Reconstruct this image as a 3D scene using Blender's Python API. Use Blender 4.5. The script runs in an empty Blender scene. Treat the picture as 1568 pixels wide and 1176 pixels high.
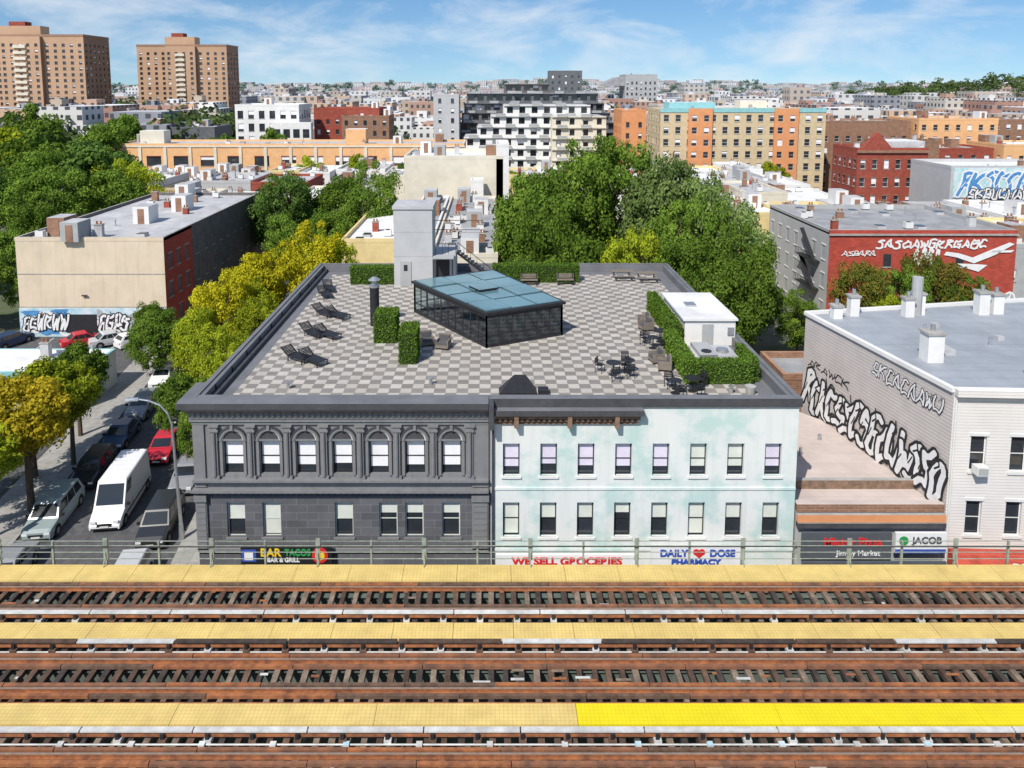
import bpy, math, random
import numpy as np
from mathutils import Vector, Matrix
R=random.Random(7)
scene=bpy.context.scene
# ---------------------------------------------------------------- materials
def mat(name,col,var=.18,scale=1.5,rough=.8,kind=None,p=None,metal=0.,bump=0.,col2=None,stain=.0,spec=.3,ramp=(.35,.65)):
    m=bpy.data.materials.new(name); m.use_nodes=True; nt=m.node_tree; b=nt.nodes['Principled BSDF']
    N=nt.nodes.new; L=nt.links.new
    b.inputs['Roughness'].default_value=rough; b.inputs['Metallic'].default_value=metal
    b.inputs['Specular IOR Level'].default_value=spec
    tc=N('ShaderNodeTexCoord'); no=N('ShaderNodeTexNoise'); no.inputs['Scale'].default_value=scale; no.inputs['Detail'].default_value=7
    no.inputs['Roughness'].default_value=.65
    L(tc.outputs['Object'],no.inputs['Vector'])
    rp=N('ShaderNodeValToRGB'); rp.color_ramp.elements[0].position=ramp[0]; rp.color_ramp.elements[1].position=ramp[1]
    L(no.outputs['Fac'],rp.inputs['Fac'])
    mx=N('ShaderNodeMixRGB'); L(rp.outputs['Color'],mx.inputs['Fac'])
    c2=col2 if col2 else tuple(min(1,c*(1+var)) for c in col)
    c1=col if col2 else tuple(c*(1-var) for c in col)
    mx.inputs[1].default_value=(*c1,1); mx.inputs[2].default_value=(*c2,1)
    out=mx.outputs['Color']
    def darken(maskout,colr):
        nonlocal out
        k=N('ShaderNodeMixRGB'); L(maskout,k.inputs['Fac']); L(out,k.inputs[1]); k.inputs[2].default_value=(*colr,1); out=k.outputs['Color']
    def math_(op,a,bv=None):
        k=N('ShaderNodeMath'); k.operation=op
        if hasattr(a,'links'): L(a,k.inputs[0])
        else: k.inputs[0].default_value=a
        if bv is not None:
            if hasattr(bv,'links'): L(bv,k.inputs[1])
            else: k.inputs[1].default_value=bv
        return k.outputs[0]
    if kind:
        sx=N('ShaderNodeSeparateXYZ'); L(tc.outputs['Object'],sx.inputs[0])
        X,Y,Z=sx.outputs[0],sx.outputs[1],sx.outputs[2]
    hb=None
    if kind=='brick':
        cb=N('ShaderNodeCombineXYZ'); L(math_('ADD',X,Y),cb.inputs[0]); L(Z,cb.inputs[1])
        br=N('ShaderNodeTexBrick'); L(cb.outputs[0],br.inputs['Vector']); br.inputs['Scale'].default_value=1
        bw,bh,mo=p[0],p[1],p[2]
        br.inputs['Brick Width'].default_value=bw; br.inputs['Row Height'].default_value=bh; br.inputs['Mortar Size'].default_value=mo
        br.inputs['Color1'].default_value=(1,1,1,1); br.inputs['Color2'].default_value=(.75,.75,.75,1); br.inputs['Mortar'].default_value=(p[3],)*3+(1,)
        k=N('ShaderNodeMixRGB'); k.blend_type='MULTIPLY'; k.inputs['Fac'].default_value=1; L(out,k.inputs[1]); L(br.outputs['Color'],k.inputs[2]); out=k.outputs['Color']
    if kind=='siding':
        fr=math_('FRACT',math_('MULTIPLY',Z,1/p[0])); darken(math_('MULTIPLY',math_('LESS_THAN',fr,.22),p[1]),tuple(c*.35 for c in col)); hb=fr
    if kind=='streak':
        mp=N('ShaderNodeMapping'); mp.inputs['Scale'].default_value=(2.2,2.2,.16); L(tc.outputs['Object'],mp.inputs[0])
        n3=N('ShaderNodeTexNoise'); n3.inputs['Scale'].default_value=1.4; n3.inputs['Detail'].default_value=6; L(mp.outputs[0],n3.inputs['Vector'])
        r3=N('ShaderNodeValToRGB'); r3.color_ramp.elements[0].position=.5; r3.color_ramp.elements[1].position=.75; L(n3.outputs['Fac'],r3.inputs['Fac'])
        darken(math_('MULTIPLY',r3.outputs['Color'],p[0]),tuple(c*.6 for c in col))
    if kind=='win':
        u=math_('FRACT',math_('MULTIPLY',math_('ADD',X,Y),1/p[0])); w=math_('FRACT',math_('MULTIPLY',Z,1/p[1]))
        a=math_('MULTIPLY',math_('GREATER_THAN',u,.55),math_('GREATER_THAN',w,.5))
        ge=N('ShaderNodeNewGeometry'); s2=N('ShaderNodeSeparateXYZ'); L(ge.outputs['Normal'],s2.inputs[0])
        a=math_('MULTIPLY',a,math_('LESS_THAN',math_('ABSOLUTE',s2.outputs[2]),.5)); darken(a,p[2] if len(p)>2 else (.05,.055,.065))
    if kind in('grid','rows'):
        w=math_('LESS_THAN',math_('FRACT',math_('MULTIPLY',Y,1/p[0])),p[1])
        u=math_('LESS_THAN',math_('FRACT',math_('MULTIPLY',X,1/p[0])),p[1])
        if kind=='grid': w=math_('MAXIMUM',u,w)
        darken(math_('MULTIPLY',w,p[2]),tuple(c*.4 for c in col))
    if kind=='checker':
        cb=N('ShaderNodeCombineXYZ'); L(X,cb.inputs[0]); L(Y,cb.inputs[1]); cb.inputs[2].default_value=.3
        ck=N('ShaderNodeTexChecker'); ck.inputs['Scale'].default_value=1/p[0]; L(cb.outputs[0],ck.inputs['Vector'])
        k=N('ShaderNodeMixRGB'); k.blend_type='MULTIPLY'; L(ck.outputs['Fac'],k.inputs['Fac']); L(out,k.inputs[1]); k.inputs[2].default_value=(p[1],p[1],p[1]*1.02,1); out=k.outputs['Color']
        wn=N('ShaderNodeTexWhiteNoise'); wn.noise_dimensions='2D'; cf=N('ShaderNodeCombineXYZ')
        L(math_('FLOOR',math_('MULTIPLY',X,1/p[0])),cf.inputs[0]); L(math_('FLOOR',math_('MULTIPLY',Y,1/p[0])),cf.inputs[1]); L(cf.outputs[0],wn.inputs['Vector'])
        k=N('ShaderNodeMixRGB'); k.blend_type='MULTIPLY'; L(math_('MULTIPLY',wn.outputs['Value'],.6),k.inputs['Fac']); L(out,k.inputs[1]); k.inputs[2].default_value=(.72,.7,.68,1); out=k.outputs['Color']
        u=math_('LESS_THAN',math_('FRACT',math_('MULTIPLY',X,1/p[0])),.03); w=math_('LESS_THAN',math_('FRACT',math_('MULTIPLY',Y,1/p[0])),.03)
        darken(math_('MULTIPLY',math_('MAXIMUM',u,w),.5),(.1,.1,.1))
    if stain>0:
        n2=N('ShaderNodeTexNoise'); n2.inputs['Scale'].default_value=.35; n2.inputs['Detail'].default_value=8; n2.inputs['Roughness'].default_value=.7
        L(tc.outputs['Object'],n2.inputs['Vector'])
        r2=N('ShaderNodeValToRGB'); r2.color_ramp.elements[0].position=.45; r2.color_ramp.elements[1].position=.68; L(n2.outputs['Fac'],r2.inputs['Fac'])
        darken(math_('MULTIPLY',r2.outputs['Color'],stain),tuple(c*.45 for c in col))
    L(out,b.inputs['Base Color'])
    if bump>0:
        bp=N('ShaderNodeBump'); bp.inputs['Strength'].default_value=bump; bp.inputs['Distance'].default_value=.03
        L(hb if hb else no.outputs['Fac'],bp.inputs['Height']); L(bp.outputs['Normal'],b.inputs['Normal'])
    return m
def leafmat(name,c1,c2):
    m=bpy.data.materials.new(name); m.use_nodes=True; nt=m.node_tree; nt.nodes.clear(); N=nt.nodes.new; L=nt.links.new
    at=N('ShaderNodeAttribute'); at.attribute_name='shade'
    sp=N('ShaderNodeSeparateColor'); L(at.outputs['Color'],sp.inputs[0])
    mx=N('ShaderNodeMixRGB'); L(sp.outputs[0],mx.inputs['Fac']); mx.inputs[1].default_value=(*c1,1); mx.inputs[2].default_value=(*c2,1)
    hs=N('ShaderNodeHueSaturation'); oi=N('ShaderNodeObjectInfo'); mr=N('ShaderNodeMapRange'); mr.inputs[3].default_value=.85; mr.inputs[4].default_value=1.25
    L(oi.outputs['Random'],mr.inputs[0]); L(mr.outputs[0],hs.inputs['Value']); L(mx.outputs[0],hs.inputs['Color'])
    df=N('ShaderNodeBsdfDiffuse'); tr=N('ShaderNodeBsdfTranslucent'); ms=N('ShaderNodeMixShader'); ms.inputs[0].default_value=.28
    L(hs.outputs[0],df.inputs[0]); L(hs.outputs[0],tr.inputs[0]); L(df.outputs[0],ms.inputs[1]); L(tr.outputs[0],ms.inputs[2])
    o=N('ShaderNodeOutputMaterial'); L(ms.outputs[0],o.inputs[0]); return m
def glassmat(name,tint,fac):
    m=bpy.data.materials.new(name); m.use_nodes=True; nt=m.node_tree; nt.nodes.clear(); N=nt.nodes.new; L=nt.links.new
    t=N('ShaderNodeBsdfTransparent'); t.inputs[0].default_value=(*tint,1); g=N('ShaderNodeBsdfGlossy'); g.inputs['Roughness'].default_value=.03
    g.inputs[0].default_value=(.8,.9,1,1); fr=N('ShaderNodeFresnel'); fr.inputs[0].default_value=1.6
    ad=N('ShaderNodeMath'); ad.operation='ADD'; ad.inputs[1].default_value=fac; L(fr.outputs[0],ad.inputs[0])
    ms=N('ShaderNodeMixShader'); L(ad.outputs[0],ms.inputs[0]); L(t.outputs[0],ms.inputs[1]); L(g.outputs[0],ms.inputs[2])
    o=N('ShaderNodeOutputMaterial'); L(ms.outputs[0],o.inputs[0]); return m

ASPH=mat('asphalt',(.10,.10,.105),.25,2,.9,stain=.3)
EARTH=mat('earth',(.15,.14,.11),.3,.2,.95,col2=(.07,.11,.04))
CONC=mat('concrete',(.36,.35,.33),.2,1.2,.9,stain=.3)
PAVE=mat('pavement',(.34,.33,.31),.15,2,.9,kind='grid',p=(1.5,.02,.7),stain=.2)
LINE=mat('road_paint',(.7,.7,.67),.15,4,.7)
YLINE=mat('yellow_paint',(.6,.42,.05),.15,4,.7)
GREY=mat('grey_paint',(.205,.207,.213),.08,1.5,.6,kind='streak',p=(.45,),bump=.05,stain=.15)
DGREY=mat('dark_grey_masonry',(.128,.131,.142),.1,1.5,.65,kind='brick',p=(1.1,.42,.012,1.5),stain=.15)
DTRIM=mat('dark_trim',(.07,.07,.077),.15,2,.5,stain=.2)
PARA=mat('parapet_membrane',(.165,.17,.182),.12,.8,.6,stain=.3)
MINT=mat('mint_white_stucco',(.69,.715,.70),.06,.55,.85,col2=(.47,.62,.59),bump=.08,stain=.10,kind='streak',p=(.22,),ramp=(.47,.62))
RUSTC=mat('old_cornice',(.13,.09,.065),.4,3,.8,col2=(.28,.18,.12))
TILE=mat('roof_paver_tiles',(.50,.465,.42),.07,5,.85,kind='checker',p=(.61,.5),stain=.12)
GLASS=mat('window_glass',(.03,.036,.045),.2,.6,.06,spec=.8)
BLIND=mat('window_blind',(.8,.8,.82),.05,1,.7)
BLINDL=mat('lavender_blind',(.66,.61,.73),.08,1,.7)
BLINDG=mat('pale_blind',(.62,.65,.59),.08,1,.7)
FRAMEW=mat('white_frame',(.66,.66,.64),.05,1,.5)
FRAMED=mat('dark_frame',(.03,.03,.033),.1,1,.4)
BLACK=mat('black_metal',(.025,.025,.028),.2,3,.45)
STEEL=mat('galvanised_steel',(.5,.51,.52),.12,4,.35,metal=.7)
SILV=mat('silver_roof',(.48,.48,.49),.15,.5,.7,stain=.45)
WROOF=mat('white_roof',(.75,.75,.74),.1,.6,.7,stain=.28)
GROOF=mat('grey_roof',(.31,.315,.325),.18,.5,.8,stain=.35)
TAR=mat('tar_roof',(.14,.14,.145),.2,.4,.85,stain=.2)
BROOF=mat('bluegrey_roof',(.32,.345,.38),.1,.4,.6,kind='rows',p=(1.05,.035,.5),stain=.3)
PINKR=mat('pinkish_roof',(.55,.47,.43),.08,.5,.85,kind='rows',p=(1.2,.03,.3),stain=.25)
BEIGE=mat('beige_stucco',(.66,.55,.41),.06,.5,.9,kind='streak',p=(.3,),stain=.12)
REDB=mat('red_brick',(.32,.075,.05),.15,1,.85,kind='brick',p=(.5,.18,.015,1.2),stain=.15)
REDP=mat('red_painted_wall',(.44,.075,.05),.12,1,.8,kind='brick',p=(.5,.18,.012,1.15),stain=.3)
BRN=mat('brown_brick',(.28,.16,.105),.15,1,.85,kind='brick',p=(.5,.18,.015,1.3))
DBR=mat('dark_grey_brick',(.15,.135,.13),.15,1,.85,kind='brick',p=(.5,.18,.015,1.3))
TAN=mat('tan_brick',(.58,.46,.29),.1,1,.85)
ORG=mat('orange_stucco',(.74,.43,.21),.08,.8,.85,stain=.1)
ORG2=mat('orange_panel',(.66,.29,.13),.08,.8,.8)
CREAM=mat('cream_wall',(.68,.63,.52),.07,.6,.85,stain=.18)
WHT=mat('white_wall',(.72,.71,.69),.06,.8,.8,stain=.15)
YEL=mat('yellow_wall',(.72,.57,.29),.1,.8,.85,stain=.15)
GRW=mat('grey_wall',(.38,.39,.39),.08,.8,.8,stain=.15)
LGW=mat('light_grey_panel',(.46,.465,.47),.05,.8,.6,stain=.12)
DKW=mat('dark_cladding',(.125,.13,.14),.15,.8,.5)
SID=mat('grey_beige_siding',(.60,.55,.52),.06,.8,.7,kind='siding',p=(.2,.5),bump=.3,stain=.18)
SIDW=mat('white_siding',(.76,.73,.70),.04,.8,.6,kind='siding',p=(.16,.4),bump=.3,stain=.08)
TEAL=mat('teal_trim',(.25,.5,.52),.1,1,.7)
TOWB=mat('tower_brick',(.48,.31,.20),.08,.1,.85)
TOWD=mat('tower_brick_dark',(.30,.18,.12),.08,.1,.85)
TIE=[mat('timber_tie_%d'%i,c,.35,3,.9) for i,c in enumerate([(.085,.055,.04),(.13,.08,.055),(.055,.043,.038),(.21,.16,.12)])]
RUST=mat('rusty_rail',(.40,.155,.06),.3,2.5,.85,col2=(.17,.07,.04))
RUST2=mat('rusty_guard_timber',(.33,.14,.07),.3,1.5,.85,col2=(.12,.07,.05),stain=.3)
RAILT=mat('rail_top',(.42,.33,.26),.2,3,.4,metal=.5)
FRP=mat('faded_yellow_grating',(.68,.51,.18),.1,1.2,.75,kind='grid',p=(.15,.14,.35),stain=.25)
FRPN=mat('new_yellow_grating',(.72,.60,.012),.06,1,.7,kind='grid',p=(.15,.14,.25))
CVR=mat('third_rail_cover',(.55,.55,.53),.2,2,.6,stain=.45)
GIRD=mat('painted_girder',(.12,.15,.13),.25,1.5,.7,stain=.4)
BARK=mat('bark',(.12,.09,.065),.3,6,.95)
TEALG=mat('graffiti_teal',(.3,.58,.6),.3,1.2,.8,col2=(.68,.7,.68))
MURAL=mat('mural_paint',(.66,.70,.72),.3,.9,.8,col2=(.25,.5,.62))
G1=leafmat('leaf_green',(.055,.11,.015),(.20,.30,.045))
G2=leafmat('leaf_deep_green',(.04,.09,.02),(.15,.24,.05))
G3=leafmat('leaf_silver_green',(.08,.135,.035),(.28,.37,.12))
G4=leafmat('leaf_yellow_green',(.15,.20,.015),(.42,.48,.035))
G5=leafmat('leaf_yellow',(.28,.27,.012),(.62,.56,.03))
G6=leafmat('leaf_orange',(.30,.25,.02),(.64,.50,.035))
G7=leafmat('leaf_reddish',(.07,.13,.02),(.26,.19,.04))
HEDGE=leafmat('hedge_leaf',(.06,.12,.015),(.17,.28,.04))
HCORE=mat('hedge_core',(.03,.055,.012),.3,6,.95)
DLEAF=leafmat('distant_leaf',(.05,.09,.03),(.15,.20,.07))
DLEAF2=leafmat('far_hazy_leaf',(.13,.18,.16),(.21,.27,.21))  # paler, bluer leaf colours with the distance haze painted in
PGL=glassmat('pavilion_glass',(.7,.8,.8),.06)
PROOF=mat('tinted_roof_glass',(.13,.25,.28),.15,.4,.06,spec=.9)
# ---------------------------------------------------------------- mesh builder
class MB:
    def __init__(s,name): s.name=name; s.v=[]; s.f=[]; s.m=[]; s.mats=[]; s.T=None; s.sm=[]
    def mi(s,m):
        if m not in s.mats: s.mats.append(m)
        return s.mats.index(m)
    def poly(s,pts,m,smooth=False):
        n=len(s.v)
        for p in pts:
            p=Vector(p)
            if s.T: p=s.T@p
            s.v.append(p[:])
        s.f.append(tuple(range(n,n+len(pts)))); s.m.append(s.mi(m)); s.sm.append(smooth)
    def hexa(s,b,t,m,top=None,bot=True):
        n=len(b)
        s.poly(t,top or m)
        if bot: s.poly(b[::-1],m)
        for i in range(n):
            j=(i+1)%n; s.poly([b[i],b[j],t[j],t[i]],m)
    def box(s,x0,x1,y0,y1,z0,z1,m,top=None):
        b=[(x0,y0,z0),(x1,y0,z0),(x1,y1,z0),(x0,y1,z0)]; t=[(p[0],p[1],z1) for p in b]; s.hexa(b,t,m,top)
    def prism(s,pts,z0,z1,m,top=None): s.hexa([(p[0],p[1],z0) for p in pts],[(p[0],p[1],z1) for p in pts],m,top)
    def cyl(s,p0,p1,r0,m,r1=None,n=8,caps=True):
        r1=r0 if r1 is None else r1; p0=Vector(p0); p1=Vector(p1); d=(p1-p0).normalized()
        a=d.orthogonal().normalized(); c=d.cross(a)
        A=[p0+(a*math.cos(2*math.pi*i/n)+c*math.sin(2*math.pi*i/n))*r0 for i in range(n)]
        B=[p1+(a*math.cos(2*math.pi*i/n)+c*math.sin(2*math.pi*i/n))*r1 for i in range(n)]
        for i in range(n):
            j=(i+1)%n; s.poly([A[i],A[j],B[j],B[i]],m,True)
        if caps: s.poly(A[::-1],m); s.poly(B,m)
    def beam(s,p0,p1,w,h,m):
        p0=Vector(p0);p1=Vector(p1);d=(p1-p0).normalized(); up=Vector((0,0,1)) if abs(d.z)<.95 else Vector((1,0,0))
        a=d.cross(up).normalized()*w/2; c=a.cross(d).normalized()*h/2
        s.hexa([p0-a-c,p0+a-c,p0+a+c,p0-a+c],[p1-a-c,p1+a-c,p1+a+c,p1-a+c],m)
    def done(s,parent=None,bevel=0,loc=None):
        me=bpy.data.meshes.new(s.name); me.from_pydata(s.v,[],s.f); 
        for m in s.mats: me.materials.append(m)
        me.polygons.foreach_set('material_index',s.m); me.polygons.foreach_set('use_smooth',s.sm); me.update()
        o=bpy.data.objects.new(s.name,me); scene.collection.objects.link(o)
        if parent: o.parent=parent
        if bevel:
            import bmesh
            bm=bmesh.new(); bm.from_mesh(me); bmesh.ops.remove_doubles(bm,verts=bm.verts,dist=.0005); bmesh.ops.recalc_face_normals(bm,faces=bm.faces); bm.to_mesh(me); bm.free()
            md=o.modifiers.new('bevel','BEVEL'); md.width=bevel; md.segments=2; md.limit_method='ANGLE'
        return o
def wall(mb,o,u,n,W,z0,z1,cols,rows,wm,dep=.18,gm=GLASS,fm=FRAMEW,blinds=(BLIND,),pb=.5,frame=True,sill=None,lint=None,bl=None):
    def P(s,z,d=0): return (o[0]+u[0]*s-n[0]*d,o[1]+u[1]*s-n[1]*d,z)
    def q(s0,s1,a,b,d,m): mb.poly([P(s0,a,d),P(s1,a,d),P(s1,b,d),P(s0,b,d)],m)
    def bx(s0,s1,a,b,d0,d1,m):
        mb.hexa([P(s0,a,d0),P(s1,a,d0),P(s1,a,d1),P(s0,a,d1)],[P(s0,b,d0),P(s1,b,d0),P(s1,b,d1),P(s0,b,d1)],m)
    z=z0
    for (a,b) in rows:
        if a>z: q(0,W,z,a,0,wm)
        s=0
        for (c,e) in cols:
            if c>s: q(s,c,a,b,0,wm)
            mb.poly([P(c,a),P(c,b),P(c,b,dep),P(c,a,dep)],wm); mb.poly([P(e,a),P(e,b),P(e,b,dep),P(e,a,dep)],wm)
            mb.poly([P(c,a),P(e,a),P(e,a,dep),P(c,a,dep)],wm); mb.poly([P(c,b),P(e,b),P(e,b,dep),P(c,b,dep)],wm)
            q(c,e,a,b,dep,gm)
            if frame:
                f=.06; d=dep-.05; mid=(a+b)/2
                q(c,c+f,a,b,d,fm); q(e-f,e,a,b,d,fm); q(c+f,e-f,a,a+f,d,fm); q(c+f,e-f,b-f,b,d,fm); q(c+f,e-f,mid-.03,mid+.03,d,fm)
            if R.random()<pb:
                k=bl*R.uniform(.93,1.06) if bl else R.choice([.35,.5,.5,.7,.95]); q(c+.03,e-.03,b-(b-a)*k,b-.02,dep-.02,R.choice(blinds))
            if sill: bx(c-.08,e+.08,a-.12,a,-.08,.02,sill)
            if lint: bx(c-.08,e+.08,b,b+.16,-.05,.02,lint)
            s=e
        if s<W: q(s,W,a,b,0,wm)
        z=b
    if z<z1: q(0,W,z,z1,0,wm)
def even(W,gap,w,mar=None):
    n=max(1,int((W-.6)/gap)); st=W/n
    return [(st*(i+.5)-w/2,st*(i+.5)+w/2) for i in range(n)]
def clutter(mb,x0,x1,y0,y1,z,n,big=True):
    for i in range(n):
        x=R.uniform(x0+.8,x1-.8); y=R.uniform(y0+.8,y1-.8); k=R.random()
        if k<.3:
            w=R.uniform(.3,.5); h=R.uniform(.7,1.5); m=R.choice([REDB,WHT,SILV,BRN]); mb.box(x-w,x+w,y-.3,y+.3,z,z+h,m); mb.box(x-w-.06,x+w+.06,y-.36,y+.36,z+h,z+h+.1,CONC)
            mb.cyl((x-w*.5,y,z+h+.1),(x-w*.5,y,z+h+.45),.1,RUST,n=6); mb.cyl((x+w*.5,y,z+h+.1),(x+w*.5,y,z+h+.45),.1,RUST,n=6)
        elif k<.5:
            mb.box(x-.5,x+.5,y-.6,y+.6,z,z+.35,SILV,TAR); mb.box(x-.42,x+.42,y-.52,y+.52,z+.35,z+.42,GLASS)
        elif k<.75:
            h=R.uniform(.4,1.1); mb.cyl((x,y,z),(x,y,z+h),.09,STEEL,n=6); mb.cyl((x,y,z+h),(x,y,z+h+.12),.17,STEEL,r1=.05,n=6)
        elif k<.92:
            mb.box(x-.45,x+.45,y-.35,y+.35,z+.12,z+.85,FRAMEW); mb.cyl((x,y,z+.85),(x,y,z+.89),.3,BLACK,n=8); mb.box(x-.4,x-.3,y-.3,y+.3,z,z+.12,BLACK); mb.box(x+.3,x+.4,y-.3,y+.3,z,z+.12,BLACK)
        elif big:
            mb.box(x-1,x+1,y-1.4,y+1.4,z,z+2.2,R.choice([GRW,WHT,BRN]),SILV); mb.box(x-.4,x+.4,y-1.44,y-1.4,z,z+1.9,BRN)
def bldg(name,x0,x1,y0,y1,z,wm,rm,fl=3.1,gap=2.4,ww=1.0,wh=1.5,sides='FS',par=.5,cl=6,sill=CONC,lint=None,frame=True,base=1.0,z0=0,fm=FRAMEW,sm=None,pb=.4,cap=None,ret=False,dep=.18):
    mb=MB(name); H=z-z0; n=max(1,int((H-.2)/fl)); rows=[(z0+fl*k+base,z0+fl*k+base+wh) for k in range(n) if z0+fl*k+base+wh<z-.1]
    sm=sm or wm
    def side(o,u,nn,W,on,m): wall(mb,o,u,nn,W,z0,z,even(W,gap,ww) if on else [],rows if on else [],m,sill=sill,lint=lint,frame=frame,fm=fm,pb=pb,dep=dep)
    side((x0,y0),(1,0),(0,-1),x1-x0,'F' in sides,wm)
    side((x0,y1),(0,-1),(-1,0),y1-y0,'S' in sides and x0>0 or 'L' in sides,sm)
    side((x1,y0),(0,1),(1,0),y1-y0,'S' in sides and x1<0 or 'Q' in sides,sm)
    side((x1,y1),(-1,0),(0,1),x1-x0,False,sm)
    mb.poly([(x0,y0,z),(x1,y0,z),(x1,y1,z),(x0,y1,z)],rm)
    if par:
        t=.25; a=.03; c=cap or wm
        mb.box(x0-a,x1+a,y0-a,y0+t,z+.002,z+par,wm,c); mb.box(x0-a,x1+a,y1-t,y1+a,z+.002,z+par,sm,c)
        mb.box(x0-a,x0+t,y0+t,y1-t,z+.002,z+par-.01,sm,c); mb.box(x1-t,x1+a,y0+t,y1-t,z+.002,z+par-.01,sm,c)
    if cl: clutter(mb,x0,x1,y0,y1,z,cl)
    if ret: return mb
    return mb.done()
# ---------------------------------------------------------------- ground & streets
def sheet(name,pts,z,m):
    mb=MB(name); mb.poly([(p[0],p[1],z) for p in pts],m); return mb.done()
sheet('ground',[(-4000,-300),(4000,-300),(4000,6000),(-4000,6000)],0,EARTH)
sheet('avenue_road',[(-300,10),(300,10),(300,33.2),(-300,33.2)],.02,ASPH)
SK=-.12
def cx(y,off): return off+SK*(y-44)
sheet('side_street_road',[(cx(33.2,-29.6),33.2),(cx(33.2,-19.2),33.2),(cx(180,-19.2),180),(cx(180,-29.6),180)],.024,ASPH)
mb=MB('pavement')
mb.prism([(cx(33.3,-19.2),33.3),(200,33.3),(200,37),(-15.2,37),(-15.2,70),(cx(70,-19.2),70)],.0,.14,CONC,PAVE)
mb.prism([(cx(70,-19.2),70),(cx(70,-16.4),70),(cx(180,-15.4),180),(cx(180,-19.2),180)],0,.141,CONC,PAVE); mb.done()
mb=MB('pavement'); mb.prism([(-200,33.3),(cx(33.3,-29.6),33.3),(cx(180,-29.6),180),(cx(180,-33),180),(cx(38,-33),38),(-200,38)],0,.14,CONC,PAVE); mb.done()
mb=MB('parking_lot'); mb.prism([(-64,42),(-33.4,42),(-37,83.0),(-64,83.0)],0,.03,ASPH,ASPH)
for i in range(9): mb.box(-60+i*2.7,-59.9+i*2.7,78,82.6,.03,.036,LINE)
mb.done()
mb=MB('road_markings')
for i in range(7): mb.box(-28.5+i*1.3,-27.9+i*1.3,34.2,37,.024,.030,LINE)
for i in range(40): mb.box(-100+i*5,-98+i*5,21.4,21.6,.02,.026,YLINE)
for i in range(60): mb.box(-100+i*3.3,-99.2+i*3.3,R.uniform(24,31),R.uniform(31.2,32.6),.02,.026,R.choice([LINE,CONC,LINE]))
mb.done()
# ---------------------------------------------------------------- elevated railway
XA,XB=-62,62
D=6.5
def track(ya,yb,r1,r2,guards):
    mb=MB('railway_track'); x=XA
    while x<XB:
        e=R.uniform(-.12,.12); w=R.uniform(.18,.23); mb.box(x,x+w,ya+e,yb+e,D-.2,D+R.uniform(-.01,.005),R.choice(TIE)); x+=.53+R.uniform(-.06,.06)
    for r in (r1,r2):
        mb.box(XA,XB,r-.075,r+.075,D+.006,D+.03,RUST); mb.box(XA,XB,r-.015,r+.015,D+.03,D+.13,RUST); mb.box(XA,XB,r-.036,r+.036,D+.13,D+.17,RUST,RAILT)
        x=XA
        while x<XB: mb.box(x,x+.17,r-.17,r+.17,D+.006,D+.022,RUST2); x+=1.04
    for g in guards:
        x=XA
        while x<XB:
            l=R.uniform(3,6); mb.box(x,x+l-.03,g[0],g[1],D+.008,D+.13+R.uniform(-.01,.01),R.choice([RUST,RUST2,RUST2,TIE[1]])); x+=l
    return mb.done()
track(28.62,31.12,30.62,29.25,[(30.80,30.98),(29.42,29.56),(28.92,29.05)])
track(24.5,27.48,26.45,25.05,[(26.66,26.80),(26.12,26.26),(25.22,25.36),(24.74,24.86)])
track(20.2,23.5,22.35,20.92,[(22.52,22.64),(22.0,22.14),(21.1,21.24)])
def walk(y0,y1,new=None):
    mb=MB('track_walkway'); x=XA
    while x<XB:
        l=2.42 if new is None else 7.0; x2=x+l; dz=R.uniform(0,.012)
        mb.box(x+.008,x2-.008,y0,y1,D+.02,D+.09+dz,FRPN if (new is not None and x>=new) else FRP); x=x2
    mb.box(XA,XB,y0+.1,y0+.2,D-.25,D+.018,TIE[0]); mb.box(XA,XB,y1-.2,y1-.1,D-.25,D+.018,TIE[0])
    return mb.done()
walk(31.14,32.25); walk(27.55,28.5); 
XA0=XA; XA=3.0-7*9; walk(23.55,24.45,2.9); XA=XA0
def third(y,pat):
    mb=MB('third_rail'); x=XA; i=0
    mb.box(XA,XB,y-.05,y+.05,D+.18,D+.28,RUST)
    while x<XB:
        l=R.uniform(3.2,4.6); m=pat[i%len(pat)]; i+=1; mb.box(x,x+l-.05,y-.1,y+.1,D+.38,D+.43,m); mb.box(x,x+l-.05,y+.06,y+.1,D+.25,D+.378,m)
        x+=l
    x=XA
    while x<XB:
        mb.box(x,x+.12,y-.16,y-.1,D,D+.37,BLACK); mb.box(x-.05,x+.2,y-.2,y+.1,D,D+.17,CVR if R.random()<.5 else TIE[1]); x+=1.5
    return mb.done()
third(28.72,[CVR]); third(27.08,[CVR,TIE[2],TIE[2],TIE[0]]); third(23.02,[CVR,CVR,CVR])
mb=MB('signal_cable_conduit')
for y,r,m in ((26.93,.03,CVR),(26.85,.03,BLACK),(22.8,.03,CVR),(24.5,.03,RUST),(28.54,.03,BLACK)):
    mb.cyl((XA,y,D+.06),(XB,y,D+.06),r,m,n=6)
x=XA
while x<XB:
    mb.box(x,x+.2,22.68,22.86,D+.003,D+.14,CVR,R.choice([CVR,CVR,MURAL])); x+=2.4+R.uniform(-.1,.1)
for i in range(60):
    x=R.uniform(-26,26); y=R.choice([29.9,25.7,21.6])+R.uniform(-.4,.4); mb.box(x,x+R.uniform(.1,.7),y,y+.1,D+.008,D+.03,R.choice([CVR,TIE[3],RUST,RUST]))
mb.done()
mb=MB('elevated_railway_structure')
for y in (31.8,30.6,29.2,28,26.4,25.1,24,22.4,21,20.3):
    mb.box(XA,XB,y-.03,y+.03,D-1.1,D-.21,GIRD); mb.box(XA,XB,y-.16,y+.16,D-.235,D-.205,GIRD); mb.box(XA,XB,y-.16,y+.16,D-1.13,D-1.1,GIRD)
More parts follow.
